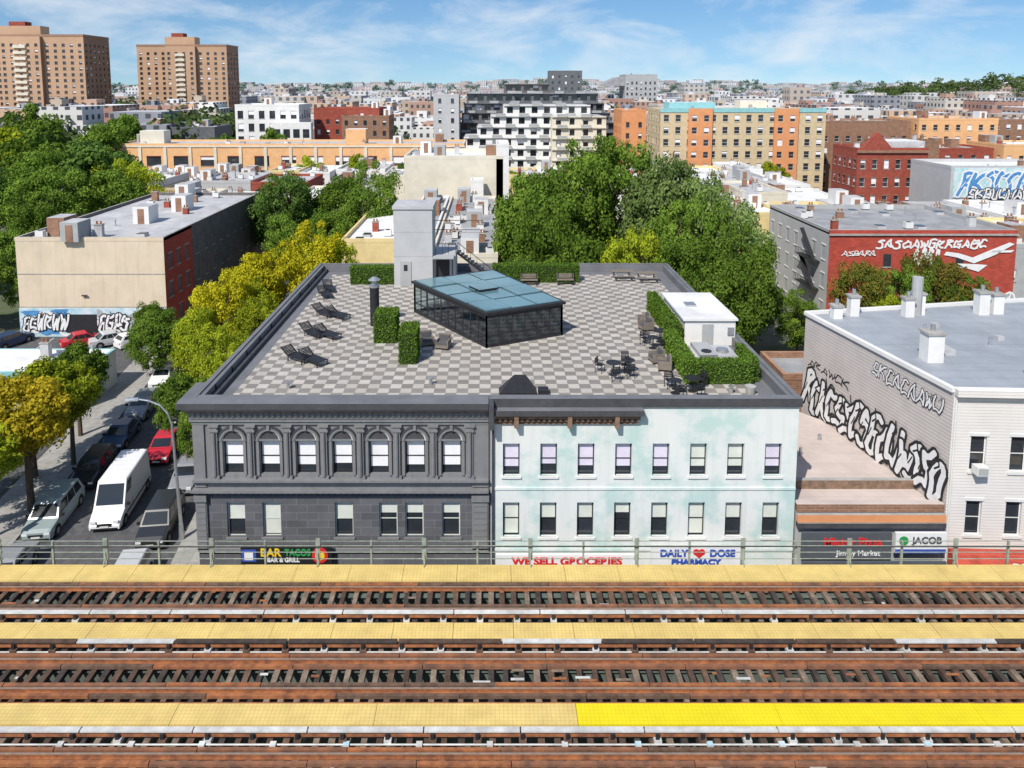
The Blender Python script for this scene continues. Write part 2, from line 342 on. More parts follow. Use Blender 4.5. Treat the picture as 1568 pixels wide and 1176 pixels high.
for i in range(-4,5):
    x=i*15+4
    mb.box(x-.25,x+.25,20,32.2,D-2.2,D-1.14,GIRD)
    for y in (20.6,31.4): mb.box(x-.25,x+.25,y-.25,y+.25,0,D-2.2,GIRD); mb.box(x-.4,x+.4,y-.4,y+.4,0.02,.5,CONC)
x=XA
while x<XB: mb.box(x-.05,x+.05,20.3,31.9,D-.9,D-.7,GIRD); x+=3
mb.done()
mb=MB('track_railing'); x=XA+.9; k=0
POST=mat('post_paint',(.26,.29,.24),.25,3,.7)
while x<XB:
    mb.box(x-.04,x+.04,32.3,32.4,D-.3,D+1.2,POST)
    if k%2==0: mb.box(x-.1,x+.1,32.28,32.32,D+.3,D+1.35,POST); mb.beam((x,32.35,D+.9),(x,32.05,D+.1),.04,.04,POST)
    x+=2.42; k+=1
for z in (.32,.64,.95,1.18): mb.cyl((XA,32.35,D+z),(XB,32.35,D+z),.02,POST,n=5)
mb.cyl((XA,32.2,D+1.0),(XB,32.2,D+1.0),.025,BLACK,n=5)
mb.box(XA,XB,32.27,32.31,D-.1,D+.04,POST)
mb.done()
# ---------------------------------------------------------------- main building
F=37.0; XL,XM,XR=-15.2,0.02,15.75; YB=66.3; ZP=12.47; ZD=11.9
mb=MB('corner_loft_building')
dk=11.86
mb.poly([(XL,F,dk),(XR,F,dk),(XR,YB,dk),(XL,YB,dk)],PARA)
mb.box(-13.75,14.3,38.2,64.6,dk+.004,ZD,CONC,TILE)
mb.box(XL,XR,F+.003,F+.5,dk+.01,ZP-.02,PARA,PARA); mb.box(XL,XR,YB-.45,YB,dk+.01,ZP-.05,PARA,PARA)
mb.box(XL+.002,XL+.45,F+.5,YB-.45,dk+.01,ZP-.03,PARA,PARA); mb.box(XR-.45,XR-.002,F+.5,YB-.45,dk+.01,ZP-.03,PARA,PARA)
mb.box(XL+.45,XL+.75,F+.5,YB-.45,dk+.01,dk+.25,DTRIM); 
for x0,x1,y0,y1 in ((XL-.06,XL+.2,F-.0,YB),(XR-.2,XR+.06,F,YB)): mb.box(x0,x1,y0,y1,ZP-.02,ZP+.05,PARA)
mb.box(XL-.06,XR+.06,YB-.2,YB+.06,ZP-.04,ZP+.04,PARA)
for i in range(11):
    y=F+2+i*2.6; mb.box(XL+.45,XL+.52,y,y+.08,dk+.25,ZP-.05,BLACK)
wall(mb,(XL,YB),(0,-1),(-1,0),YB-F,0,ZP-.03,even(YB-F,2.6,1.0),[(1.2,3.2),(4.95,6.8),(8.4,10.25)],GREY,blinds=(BLIND,),pb=.4,sill=GREY)
wall(mb,(XR,F),(0,1),(1,0),YB-F,0,ZP-.03,[(3,4),(8,9),(14,15)],[(8.4,10.1)],GRW)
wall(mb,(XR,YB),(-1,0),(0,1),XR-XL,0,ZP-.05,even(XR-XL,3,1),[(4.95,6.8),(8.4,10.1)],GRW)
cg=[-13.2+1.867*i for i in range(7)]; cs=[(x-XL-.5,x-XL+.5) for x in cg]
wall(mb,(XL,F),(1,0),(0,-1),XM-XL,0,4.3,[(1,4.2),(5,8.2),(9,10.2),(11,14.4)],[(.5,3.3)],DGREY,dep=.3,fm=FRAMED,pb=0)
xs2=[(-13.2,.47),(-11.35,.47),(-7.6,.47),(-5.3,.47),(-3.95,.47),(-2.05,.47)]
wall(mb,(XL,F),(1,0),(0,-1),XM-XL,4.3,7.4,[(x-XL-w,x-XL+w) for x,w in xs2],[(4.95,6.85)],DGREY,fm=BLINDG,blinds=(BLINDG,),pb=.9,sill=GREY,dep=.22)
wall(mb,(XL,F),(1,0),(0,-1),XM-XL,7.4,11.9,cs,[(8.42,10.25)],GREY,fm=FRAMED,blinds=(BLIND,),pb=1,bl=.78,dep=.22)
cw=[1.07+1.923*i for i in range(8)]; csw=[(x-XM-.43,x-XM+.43) for x in cw]
wall(mb,(XM,F),(1,0),(0,-1),XR-XM,0,4.3,[(1,4.5),(5.2,7.2),(8.2,11.5),(12.2,15)],[(.5,3.2)],MINT,dep=.3,fm=FRAMED,pb=0)
wall(mb,(XM,F),(1,0),(0,-1),XR-XM,4.3,7.6,csw,[(4.95,6.85)],MINT,fm=FRAMED,blinds=(BLINDG,),pb=.85,sill=WHT,dep=.25)
wall(mb,(XM,F),(1,0),(0,-1),XR-XM,7.6,12.05,csw,[(8.3,10.05)],MINT,fm=FRAMED,blinds=(BLINDL,BLINDL,BLINDL,BLINDG),pb=1,bl=.72,sill=WHT,dep=.25)
mb.box(XM,XR,F-.05,F+.01,7.55,7.68,MINT); mb.box(XM,XR,F-.05,F+.01,4.2,4.35,MINT)
mb.box(XM+.05,XR+.12,F-.12,F+.35,12.05,12.5,DTRIM,PARA)
mb.box(XM+.1,7.75,F-.55,F-.002,11.75,12.04,DTRIM,PARA); mb.box(XM+.25,7.6,F-.34,F-.002,11.5,11.745,RUSTC)
for i in range(26): 
    x=XM+.4+i*.28; mb.box(x,x+.12,F-.28,F-.01,11.36,11.498,RUSTC)
mb.box(XM+.2,7.5,F-.12,F-.002,11.15,11.35,RUSTC)
for x in (3.9,1.2,6.3): mb.box(x,x+.22,F-.5,F-.01,11.1,11.74,RUSTC)
mb.box(-.08,.16,F-.75,F-.002,11.1,12.44,DTRIM)
mb.cyl((.12,F-.1,11),(.12,F-.1,0),.07,DTRIM,n=8)
mb.box(XL-.55,-.1,F-.75,F+.35,12.18,12.5,DTRIM,PARA); mb.box(XL-.35,-.1,F-.55,F-.002,12.0,12.175,GREY); mb.box(XL-.2,-.1,F-.36,F-.002,11.84,11.995,RUSTC)
mb.box(XL-.12,-.1,F-.26,F-.002,11.5,11.835,GREY)
for i in range(52):
    x=XL+.05+i*.29; mb.box(x,x+.14,F-.33,F-.262,11.62,11.83,GREY)
mb.box(XL-.15,-.1,F-.2,F-.002,11.3,11.49,GREY); mb.box(XL-.05,-.1,F-.12,F-.002,11.12,11.295,GREY)
mb.box(XL-.55,XL-.003,F+.352,F+2,12.18,12.5,DTRIM,PARA)
for i in range(8):
    x=-13.2+1.867*(i-.5); w=.17
    mb.box(x-w,x+w,F-.16,F-.002,8.38,10.75,GREY); mb.box(x-w-.07,x+w+.07,F-.22,F-.003,10.75,10.86,GREY); mb.box(x-w-.02,x+w+.02,F-.2,F-.003,10.86,11.02,GREY); mb.box(x-w-.1,x+w+.1,F-.26,F-.003,11.02,11.118,GREY)
    mb.box(x-w-.07,x+w+.07,F-.21,F-.003,8.2,8.378,GREY)
    mb.cyl((x,F-.19,8.4),(x,F-.19,10.75),.1,GREY,n=8,caps=False)
for x0,x1 in ((XL-.03,XL+.55),(-.95,-.1)):
    mb.box(x0,x1,F-.1,F-.003,7.75,11.1,GREY); mb.box(x0,x1,F-.12,F-.003,4.3,7.3,GREY)
    for k in range(9): mb.box(x0+.05,x1-.05,F-.16,F-.121,4.4+k*.33,4.68+k*.33,GREY)
    mb.box(x0-.03,x1+.03,F-.25,F-.004,7.0,7.34,GREY)
for x in cg:
    zc=10.25
    for r0,r1,dp,m in ((0,.5,.01,DTRIM),(.5,.56,.06,FRAMEW),(.56,.7,.13,GREY),(.7,.76,.17,DTRIM)):
        n=14
        for i in range(n):
            a=math.pi*i/n; b2=math.pi*(i+1)/n
            def pt(r,t,d): return (x+r*math.cos(t),F-d,zc+r*math.sin(t))
            mb.poly([pt(r0,a,dp),pt(r1,a,dp),pt(r1,b2,dp),pt(r0,b2,dp)],m)
            if r0>0:
                mb.poly([pt(r1,a,dp),pt(r1,b2,dp),pt(r1,b2,0),pt(r1,a,0)],m)
                mb.poly([pt(r0,a,dp),pt(r0,b2,dp),pt(r0,b2,0),pt(r0,a,0)],m)
    for sg in (-1,1): xx=x+sg*.6; mb.box(xx-.07,xx+.07,F-.1,F-.002,8.38,zc,GREY)
    mb.box(x-.07,x+.07,F-.22,F-.17,10.85,11.1,GREY); mb.box(x-.5,x+.5,F-.07,F-.002,10.22,10.3,GREY)
mb.box(XL-.08,-.1,F-.3,F-.001,8.08,8.2,GREY); mb.box(XL-.04,-.1,F-.15,F-.0015,7.96,8.078,GREY)
mb.box(XL-.12,-.1,F-.38,F-.0015,7.55,7.68,GREY); mb.box(XL-.06,-.1,F-.2,F-.001,7.36,7.548,DTRIM)
for i in range(50):
    x=XL+.1+i*.3; mb.box(x,x+.12,F-.27,F-.202,7.44,7.545,GREY)
mb.box(XL-.03,-.1,F-.12,F-.002,4.15,4.35,GREY)
mb.done()
mb=MB('roof_access_hatch'); mb.hexa([(.45,38.25,ZD+.01),(2.5,38.25,ZD+.01),(2.5,39.7,ZD+.01),(.45,39.7,ZD+.01)],[(.5,38.3,ZD+.3),(2.45,38.3,ZD+.3),(1.9,39.6,ZD+.8),(1.3,39.6,ZD+.8)],BLACK)
mb.box(2.55,3.1,38.6,39.2,ZD+.01,ZD+.3,BLACK); mb.done()
mb=MB('glass_roof_pavilion'); PQ=[(-.25,46.06),(4.7,48.5),(.2,56.9),(-5.5,53.6)]; zt=14.05
c0=Vector((sum(p[0] for p in PQ)/4,sum(p[1] for p in PQ)/4))
for k in range(4):
    a=Vector(PQ[k]); b=Vector(PQ[(k+1)%4]); L_=(b-a).length; n=max(2,round(L_/.95)); 
    for i in range(n+1):
        p=a.lerp(b,i/n); w=.07 if 0<i<n else .12; mb.box(p.x-w/2,p.x+w/2,p.y-w/2,p.y+w/2,ZD,zt,BLACK)
    for zz,h in ((ZD+.1,.2),(ZD+.75,.05),(zt-.12,.25)): mb.beam((a.x,a.y,zz),(b.x,b.y,zz),.08,h,BLACK)
    mb.poly([(a.x,a.y,ZD+.1),(b.x,b.y,ZD+.1),(b.x,b.y,zt-.1),(a.x,a.y,zt-.1)],PGL)
O=[c0+(Vector(p)-c0)*1.05 for p in PQ]; O2=[c0+(Vector(p)-c0)*1.0 for p in PQ]
mb.prism(O,zt+.001,zt+.16,BLACK)
def bil(u,v): return O2[0].lerp(O2[1],u).lerp(O2[3].lerp(O2[2],u),v)
for i in range(3):
    for j in range(4):
        e=.012; q=[bil(i/3+e,j/4+e),bil((i+1)/3-e,j/4+e),bil((i+1)/3-e,(j+1)/4-e),bil(i/3+e,(j+1)/4-e)]
        mb.prism(q,zt+.161,zt+.2+(.05 if (i+j)%3==0 else 0),PROOF)
q=[bil(.35,.45),bil(.6,.45),bil(.6,.6),bil(.35,.6)]; mb.prism(q,zt+.26,zt+.38,BLACK,PROOF)
wd=mat('tan_wood',(.6,.45,.3),.2,3,.6)
for p in ((0,50),(1.5,52),(-2,52.5),(2.6,49.6),(-3,53.6),(.6,48),(3,50.4)):
    mb.cyl((p[0],p[1],ZD),(p[0],p[1],ZD+.72),.05,BLACK,n=6); mb.cyl((p[0],p[1],ZD+.72),(p[0],p[1],ZD+.76),.45,wd,n=12)
    for dx in (-.8,.8): mb.box(p[0]+dx-.2,p[0]+dx+.2,p[1]-.2,p[1]+.2,ZD+.4,ZD+.46,wd); mb.box(p[0]+dx*1.2-.03,p[0]+dx*1.2+.03,p[1]-.2,p[1]+.2,ZD,ZD+.95,wd)
mb.done()
mb=MB('elevator_bulkhead')
mb.box(-7.9,-4.75,60.8,64.3,ZD,18.3,LGW); mb.box(-8,-4.65,60.7,64.4,18.3,18.55,LGW,SILV)
mb.box(-7.4,-6.5,60.74,60.8,ZD,ZD+2.1,GRW); mb.box(-7.1,-6.8,60.72,60.74,ZD+1.3,ZD+1.8,FRAMED)
for z in (14.4,16.4): mb.box(-7.9,-4.75,60.79,60.8,z,z+.03,GRW)
mb.done()
mb=MB('stair_bulkhead')
mb.box(-6.3+1.55,-2.9,61.6,65,ZD,14.3,LGW,SILV); mb.box(-4.5,-3.4,61.55,61.6,ZD,ZD+2.1,FRAMED); mb.box(-4.7,-3,60.2,61.5,14.3,14.4,GRW); 
for x in (-3.1,): mb.box(x-.05,x+.05,60.3,60.4,ZD,14.3,BLACK)
for i in range(10): mb.box(-2.8+i*.28,-2.5+i*.28,63,64,14.2-i*.22,14.24-i*.22,BLACK)
mb.beam((-2.8,63,15.1),(0,63,12.9),.05,.05,BLACK); mb.beam((-2.8,63,14.2),(0,63,12),.05,.2,BLACK)
for i in range(6): mb.beam((-2.8+i*.55,63,14.2-i*.43),(-2.8+i*.55,63,15.1-i*.43),.03,.03,BLACK)
for x in (-4.6,-4.0,-3.5,-2.9):mb.cyl((x,62,14.3),(x,62,15.2),.02,BLACK,n=5)
mb.cyl((-4.6,62,15.2),(-2.9,62,15.2),.02,BLACK,n=5)
for z in (16.2,17.0): mb.cyl((-4.7,63,z),(-.6,63,z),.03,BLACK,n=5)
mb.done()
mb=MB('exhaust_flue'); mb.cyl((-7.95,50.6,ZD),(-7.95,50.6,14.6),.32,BLACK,n=16); mb.cyl((-7.95,50.6,14.6),(-7.95,50.6,14.75),.36,STEEL,n=16); mb.cyl((-7.95,50.6,14.8),(-7.95,50.6,15.1),.2,STEEL,n=16); mb.cyl((-7.95,50.6,15.1),(-7.95,50.6,15.3),.42,STEEL,r1=.15,n=16); mb.done()
mb=MB('mechanical_room')
mb.box(12.3,15.5,46.5,52.4,ZD,13.55,WHT); mb.box(12.15,15.62,46.35,52.5,13.55,13.68,WHT,WROOF); mb.box(13,13.7,49,49.8,13.68,13.8,STEEL); mb.box(13.4,14.1,46.45,46.5,ZD,ZD+1.4,GRW)
mb.box(15.0,15.4,46.42,46.49,12.6,13.1,STEEL); mb.done()
mb=MB('rooftop_air_conditioner')
mb.box(11.8,14.3,41.6,44.2,ZD,12.75,WHT,SILV); mb.box(12,13,41.8,44,12.75,13.0,STEEL,GRW); mb.cyl((13.6,43,12.75),(13.6,43,12.95),.35,STEEL,n=14); mb.cyl((12.5,42.4,13),(12.5,42.4,13.05),.3,BLACK,n=14); mb.done()
# ---------------------------------------------------------------- foliage
def leafset(C,rad,per,size,rng,up=True):
    n=len(C); K=n*per; ci=np.repeat(np.arange(n),per)
    d=rng.normal(size=(K,3)); d/=np.linalg.norm(d,axis=1)[:,None]
    if up: f=(d[:,2]<-.25)&(rng.random(K)<.75); d[f,2]*=-1
    pos=C[ci]+d*(rad[ci]*(.62+.5*rng.random(K)))[:,None]
    nn=d+rng.normal(size=(K,3))*.45; nn/=np.linalg.norm(nn,axis=1)[:,None]
    t=np.cross(nn,rng.normal(size=(K,3))); t/=np.linalg.norm(t,axis=1)[:,None]; b=np.cross(nn,t)
    s=(size*(.6+.8*rng.random(K)))[:,None]; t=t*s; b=b*s*.7
    V=np.stack([pos-t-b*.4,pos-b,pos+t+b*.3,pos+b],1).reshape(-1,3)
    return V,ci
def foliage_mesh(name,V,shade,mb=None,slots=(G1,)):
    nv=len(V); F_=np.arange(nv).reshape(-1,4).tolist(); v=V.tolist(); m=[0]*len(F_); sh=list(shade); mats=[slots[0]]
    if mb:
        F_+= [tuple(i+nv for i in f) for f in mb.f]; v+=mb.v; m+=[1]*len(mb.f); sh+=[.5]*len(mb.v); mats.append(slots[1])
    me=bpy.data.meshes.new(name); me.from_pydata(v,[],F_); 
    for k in mats: me.materials.append(k)
    me.polygons.foreach_set('material_index',m)
    ca=me.color_attributes.new('shade','FLOAT_COLOR','POINT'); a=np.ones((len(v),4)); a[:,:3]=np.array(sh)[:,None]; ca.data.foreach_set('color',a.ravel()); me.update(); return me
def tree_mesh(seed,H=10,Rr=4,ncl=70,per=170,ls=.2,lowb=.28,cr=(.16,.30)):
    rng=np.random.default_rng(seed); mb=MB('t'); cz=H*(.5+lowb/2); rz=H*(1-lowb)/2
    lobes=rng.normal(size=(7,3)); lobes/=np.linalg.norm(lobes,axis=1)[:,None]; la=rng.uniform(.15,.5,7)
    d=rng.normal(size=(ncl,3)); d/=np.linalg.norm(d,axis=1)[:,None]
    k=.66+(np.clip(d@lobes.T,0,1)**3@la)
    rr=k*rng.uniform(.35,1,ncl)**.45
    C=d*rr[:,None]*np.array([Rr*.82,Rr*.82,rz*.85]); C[:,2]+=cz
    rad=rng.uniform(*cr,ncl)*Rr
    V,ci=leafset(C,rad,per,ls,rng); cs_=rng.random(ncl); K=len(V)//4
    sh=np.clip(cs_[ci]*.6+rng.random(K)*.4,0,1)
    mb.cyl((0,0,0),(.1,.05,H*lowb),.035*H*.8,BARK,r1=.022*H,n=8); mb.cyl((.1,.05,H*lowb),(-.1,.1,H*.75),.022*H,BARK,r1=.006*H,n=7)
    for i in range(14):
        c=C[i]; zz=R.uniform(lowb*.9,.6)*H; mid=(c[0]*.5,c[1]*.5,(zz+c[2])/2+.2); mb.cyl((0,0,min(zz,c[2]-.3)),mid,.012*H,BARK,r1=.008*H,n=5,caps=False); mb.cyl(mid,tuple(c),.008*H,BARK,r1=.003*H,n=5,caps=False)
    return foliage_mesh('tree_crown',V,np.repeat(sh,4),mb,(G1,BARK))
TM=[tree_mesh(1),tree_mesh(2,Rr=4.3,lowb=.22),tree_mesh(3,Rr=3.6),tree_mesh(4,Rr=4.8,lowb=.18)]
TB=[tree_mesh(11,Rr=4.2,ncl=115,per=185,ls=.11,lowb=.12,cr=(.12,.23)),tree_mesh(12,Rr=4.6,ncl=125,per=175,ls=.11,lowb=.15,cr=(.11,.23)),tree_mesh(13,Rr=4.3,ncl=105,per=185,ls=.11,lowb=.18,cr=(.12,.25))]
TS=[tree_mesh(21,Rr=4.2,ncl=85,per=180,ls=.13,lowb=.36,cr=(.13,.25)),tree_mesh(22,Rr=4.4,ncl=80,per=180,ls=.13,lowb=.38,cr=(.12,.25))]
def tree(x,y,h,w,m,name='deciduous_tree',big=False,pool=None):
    me=R.choice(pool or (TB if big else TM)); o=bpy.data.objects.new(name,me); scene.collection.objects.link(o)
    o.location=(x,y,0); k=w/8.6; o.scale=(k,k*R.uniform(.9,1.1),h/10); o.rotation_euler=(0,0,R.uniform(0,6.28))
    o.material_slots[0].link='OBJECT'; o.material_slots[0].material=m; return o
B='maple_tree'
for a in [(5.4,85,19.8,12,G1),(14.5,96,22.5,14,G1),(19.5,88,21.5,12,G3),(24,83,19.5,11,G3),(24.9,75,17,9.5,G3),(23.2,68,14.5,7.5,G1),(8,75,16,10,G1),(13,71,15.5,7,G4),(17,71,15,9,G1),(9,93,21,11,G1),(25,90,18,9,G3),(19.5,68,13.5,8,G1),(4,74,11,6,G2),(21,78,18,9,G1),(3.2,90,15,7,G2)]: tree(*a,name=B,big=True)
for a in [(-30,112,16.5,11,G2),(-24,115,15.5,11,G1),(-18,112,16,10,G1),(-34,116,13,8,G2),(-22,104,12,9,G1),(-27,100,12,8,G1)]: tree(*a,name='deciduous_tree',big=True)
for a in [(-20.5,82,12.2,8,G5),(-18.6,85,12,7,G4),(-24.5,78,11.5,8,G5),(-26.5,72,10.3,7,G5),(-23,74,9.5,6,G4),(-27.0,67,8.6,5.5,G4),(-22.4,62,8.4,5.6,G4),(-31.8,70,7.4,6.5,G1),(-22,69,9,6,G4),(-20.6,58,8,4.6,G4),(-35.5,76.5,6.5,4.5,G1)]: tree(*a,name='street_tree',big=True)
for a in [(-30.6,47.6,9.8,7.2,G6),(-33,52,8.8,7,G4),(-31.2,53.8,8.0,5.8,G4),(-31.6,44.0,8.0,5.6,G4),(-22.0,52.2,7.9,4.6,G1),(-35,46.5,8,6,G1),(-33.2,58.5,7.8,6,G1),(-20.2,49.5,6.8,3.2,G1)]: tree(*a,name='street_tree',pool=TS)
for a in [(-66,110,17,14,G1),(-58,118,16.5,13,G1),(-60,124,17,12,G4),(-66,128,18,14,G2),(-74,122,19,15,G1),(-57,90,12,8,G1),(-61,84,10,9,G2),(-60,98,14,10,G1),(-80,112,16,15,G2),(-70,100,15,11,G4),(-84,140,18,14,G1),(-76,145,17,12,G2),(-96,150,19,14,G4),(-90,130,18,13,G1),(-110,180,20,16,G2),(-95,185,19,14,G1),(-120,200,21,16,G1),(-104,215,20,15,G1),(-130,190,20,16,G4),(-52,128,12,8,G4)]: tree(*a,name='deciduous_tree',big=a[1]<125)
for a in [(36.5,72,12,6.5,G7),(41,74,11,6.5,G1),(45,75,12,6.5,G7),(38.5,70,9,5,G4),(33,70,8,5,G1),(31,74,8,5,G1),(48,76,9,6,G1),(42,70,8,5,G1)]: tree(*a,name='tree_of_heaven',big=True)
for a in [(-42,172,11,8,G4),(-30,172,12,8,G4),(-18,165,11,8,G2),(0,178,10,8,G1),(5,170,10,8,G4),(22,178,11,9,G2),(60,186,9,7,G4),(70,187,9,6,G4),(40,150,9,7,G2),(-60,205,15,12,G1),(-75,215,16,12,G2),(90,165,9,8,G4),(100,128,10,8,G1),(12,140,12,10,G1),(-12,104,9,5,G4)]: tree(*a,name='deciduous_tree')
def hedge(x0,x1,y0,y1,z0,z1,name='boxwood_hedge'):
    rng=np.random.default_rng(int(abs(x0*37+y0*11))+1); mb=MB('h'); mb.box(x0+.04,x1-.04,y0+.04,y1-.04,z0,z1-.04,HCORE)
    A=2*((x1-x0)+(y1-y0))*(z1-z0)+(x1-x0)*(y1-y0); K=int(A*260)
    p=rng.random((K,3)); w=np.array([x1-x0,y1-y0,z1-z0]); ax=rng.choice(5,K,p=np.array([w[1]*w[2],w[1]*w[2],w[0]*w[2],w[0]*w[2],w[0]*w[1]])/(2*w[1]*w[2]+2*w[0]*w[2]+w[0]*w[1]))
    p[ax==0,0]=0; p[ax==1,0]=1; p[ax==2,1]=0; p[ax==3,1]=1; p[ax==4,2]=1
    P_=p*w+np.array([x0,y0,z0])+rng.normal(size=(K,3))*.025
    V,ci=leafset(P_,np.full(K,.03),1,.055,rng)
    me=foliage_mesh(name,V,np.repeat(rng.random(K),4),mb,(HEDGE,HCORE)); o=bpy.data.objects.new(name,me); scene.collection.objects.link(o); return o
hedge(-7.45,-6.05,46.9,48.7,ZD,13.75); hedge(-5.4,-4.4,43.2,45.3,ZD,13.85)
hedge(-11.6,-7.95,61.3,62.3,ZD,13.35); hedge(.2,7.4,61.9,63.0,ZD,13.35)
hedge(11.5,12.1,46.3,54.2,ZD,13.3); hedge(10.8,14.5,40.2,41.0,ZD,13.15); hedge(10.8,11.5,41.0,45.9,ZD,13.15); hedge(14.52,14.95,40.6,43.5,ZD,13.1)
# ---------------------------------------------------------------- roof furniture
def RT(x,y,a,z=ZD): return Matrix.Translation((x,y,z))@Matrix.Rotation(math.radians(a),4,'Z')
def lounger(x,y,a):
    mb=MB('lounge_chair'); mb.T=RT(x,y,a); w=.36
    for sx in (-w,w): mb.beam((sx,-.9,.32),(sx,.45,.32),.05,.06,BLACK); mb.beam((sx,.45,.32),(sx,1.05,.72),.05,.06,BLACK); 
    for sx in (-w,w):
        for yy in (-.8,.4): mb.beam((sx,yy,0),(sx,yy,.32),.05,.05,BLACK)
    for i in range(12): yy=-.88+i*.115; mb.box(-w,w,yy,yy+.1,.33,.36,BLACK)
    for i in range(7): t=(i+.3)/7; mb.beam((-w,.45+.6*t,.34+.4*t),(w,.45+.6*t,.34+.4*t),.1,.03,BLACK)
    mb.done()
for x,y,a in [(-11.6,43.9,55),(-10.5,43.4,50),(-11.7,48.4,50),(-10.6,48.0,55),(-11.9,52.8,50),(-10.8,52.2,55),(-13.0,59.4,20),(-12.9,57.6,30)]: lounger(x,y,a)
CUSH=mat('cushion',(.10,.10,.105),.1,4,.9); WOODG=mat('weathered_wood',(.2,.17,.14),.2,5,.8)
def armchair(x,y,a,m=CUSH,w=.4,name='outdoor_armchair'):
    mb=MB(name); mb.T=RT(x,y,a)
    mb.box(-w,w,-.38,.38,.12,.3,WOODG); mb.box(-w+.08,w-.08,-.36,.26,.302,.45,m)
    mb.box(-w,w,.27,.38,.3,.85,WOODG); mb.box(-w+.08,w-.08,.17,.268,.452,.8,m)
    for s_ in (-1,1): mb.box(min(s_*w,s_*(w-.07)),max(s_*w,s_*(w-.07)),-.37,.26,.3,.6,WOODG)
    for sx in (-w+.04,w-.04):
        for yy in (-.33,.33): mb.box(sx-.03,sx+.03,yy-.03,yy+.03,0,.12,BLACK)
    mb.done(bevel=.012)
for x,y,a in [(-4.05,46.6,20),(-2.95,46.0,-15),(10.6,50.8,-90),(10.5,49.6,-70),(9.9,43.6,-80),(10.1,42.4,-100)]: armchair(x,y,a)
def table(x,y,r=.45,chairs=3,a0=0,sq=False):
    mb=MB('patio_table'); mb.T=RT(x,y,a0)
    mb.cyl((0,0,.72),(0,0,.75),r,BLACK,n=18)
    mb.cyl((0,0,.03),(0,0,.72),.04,BLACK,n=8); mb.cyl((0,0,0),(0,0,.03),.25,BLACK,n=12); mb.done()
    for i in range(chairs):
        a=a0+i*360/chairs+20; rr=r+.4; cxx=x+rr*math.cos(math.radians(a)); cyy=y+rr*math.sin(math.radians(a))
        mb=MB('patio_chair'); mb.T=RT(cxx,cyy,a-90)
        for k in range(5): mb.box(-.22,.22,-.2+k*.085,-.135+k*.085,.44,.465,BLACK)
        for sx in (-.21,.21):
            mb.beam((sx,-.2,0),(sx,-.2,.45),.03,.03,BLACK); mb.beam((sx,.2,0),(sx,.22,.88),.03,.03,BLACK); mb.beam((sx,-.2,.64),(sx,.2,.64),.04,.025,BLACK)
        for k in range(4): mb.box(-.21,.21,.2,.225,.54+k*.09,.6+k*.09,BLACK)
        mb.done()
for a in [(7.0,41.6,.42,3,10),(7.9,42.0,.4,2,70),(10.9,47.2,.45,3,30),(10.2,46.0,.35,2,100),(10.9,39.3,.45,3,20),(9.9,39.0,.35,2,80)]: table(*a)
def bench(x,y,a,w=1.0,name='roof_bench'):
    mb=MB(name); mb.T=RT(x,y,a)
    for i in range(4): mb.box(-w,w,-.25+i*.125,-.15+i*.125,.42,.46,WOODG)
    for i in range(3): mb.box(-w,w,.26,.29,.52+i*.13,.62+i*.13,WOODG)
    for sx in (-w+.1,w-.1): mb.box(sx-.03,sx+.03,-.24,.24,0,.42,BLACK); mb.box(sx-.03,sx+.03,.22,.26,.42,.9,BLACK)
    mb.done()
bench(6.2,61.3,0,.7); bench(3.2,61.2,0,.7)
def picnic(x,y,a):
    mb=MB('picnic_table'); mb.T=RT(x,y,a)
    for i in range(5): mb.box(-.9,.9,-.38+i*.155,-.24+i*.155,.72,.76,WOODG)
    for s_ in (-1,1):
        mb.box(-.9,.9,s_*.75-.14,s_*.75+.14,.43,.47,WOODG)
        for sx in (-.65,.65): mb.beam((sx,s_*.3,.72),(sx,s_*.65,0),.06,.08,WOODG)
    for sx in (-.65,.65): mb.beam((sx,-.75,.4),(sx,.75,.4),.05,.08,WOODG)
    mb.done()
picnic(11.2,63.0,0); picnic(13.2,62.4,0); picnic(-8.8,63.6,0)
for x,y in ((-3.3,40.2),(12.9,39.0),(-11.0,39.6)):
    mb=MB('roof_drain_vent'); mb.cyl((x,y,ZD),(x,y,ZD+.35),.1,STEEL,n=8); mb.cyl((x,y,ZD+.35),(x,y,ZD+.42),.16,STEEL,n=8); mb.done()
mb=MB('planter'); mb.cyl((13.9,38.9,ZD),(13.9,38.9,ZD+.45),.22,CONC,r1=.3,n=12); mb.done()
# ---------------------------------------------------------------- graffiti
def PW(o,u,n,z0): return lambda s,z,d:(o[0]+u[0]*s+n[0]*d,o[1]+u[1]*s+n[1]*d,z0+z)
WHG=mat('graffiti_white',(.74,.74,.74),.08,2,.8); BLG=mat('graffiti_black',(.025,.025,.028),.2,2,.8)
BLUEG=mat('graffiti_blue',(.08,.25,.5),.2,2,.8); PNKG=mat('graffiti_pink',(.6,.2,.35),.2,2,.8); YLG=mat('graffiti_yellow',(.75,.6,.1),.2,2,.8)
LET=[[(0,0),(.1,1),(.9,.9),(.2,.5),(1,.1)],[(.9,.9),(.2,1),(0,.5),(.2,0),(1,.1)],[(.9,1),(.1,.85),(.8,.5),(.9,.1),(0,0)],[(0,0),(.5,1),(1,0),(.3,.35)],[(0,1),(.1,.1),(.8,0),(.95,1)],[(.5,1),(0,.6),(.3,0),(.95,.2),(.9,.8),(.5,1)],[(0,1),(.25,0),(.5,.7),(.75,0),(1,1)],[(.95,.95),(.1,.9),(.05,.1),(.9,0),(.9,.5),(.5,.5)],[(0,0),(0,1),(.1,.5),(.95,1),(.15,.5),(1,0)],[(1,.8),(.3,1),(.1,.6),(.9,.45),(.8,0),(0,.1)],[(0,0),(.15,1),(.8,.95),(.9,.55),(.2,.5),(1,.45),(.85,0),(.1,0)]]
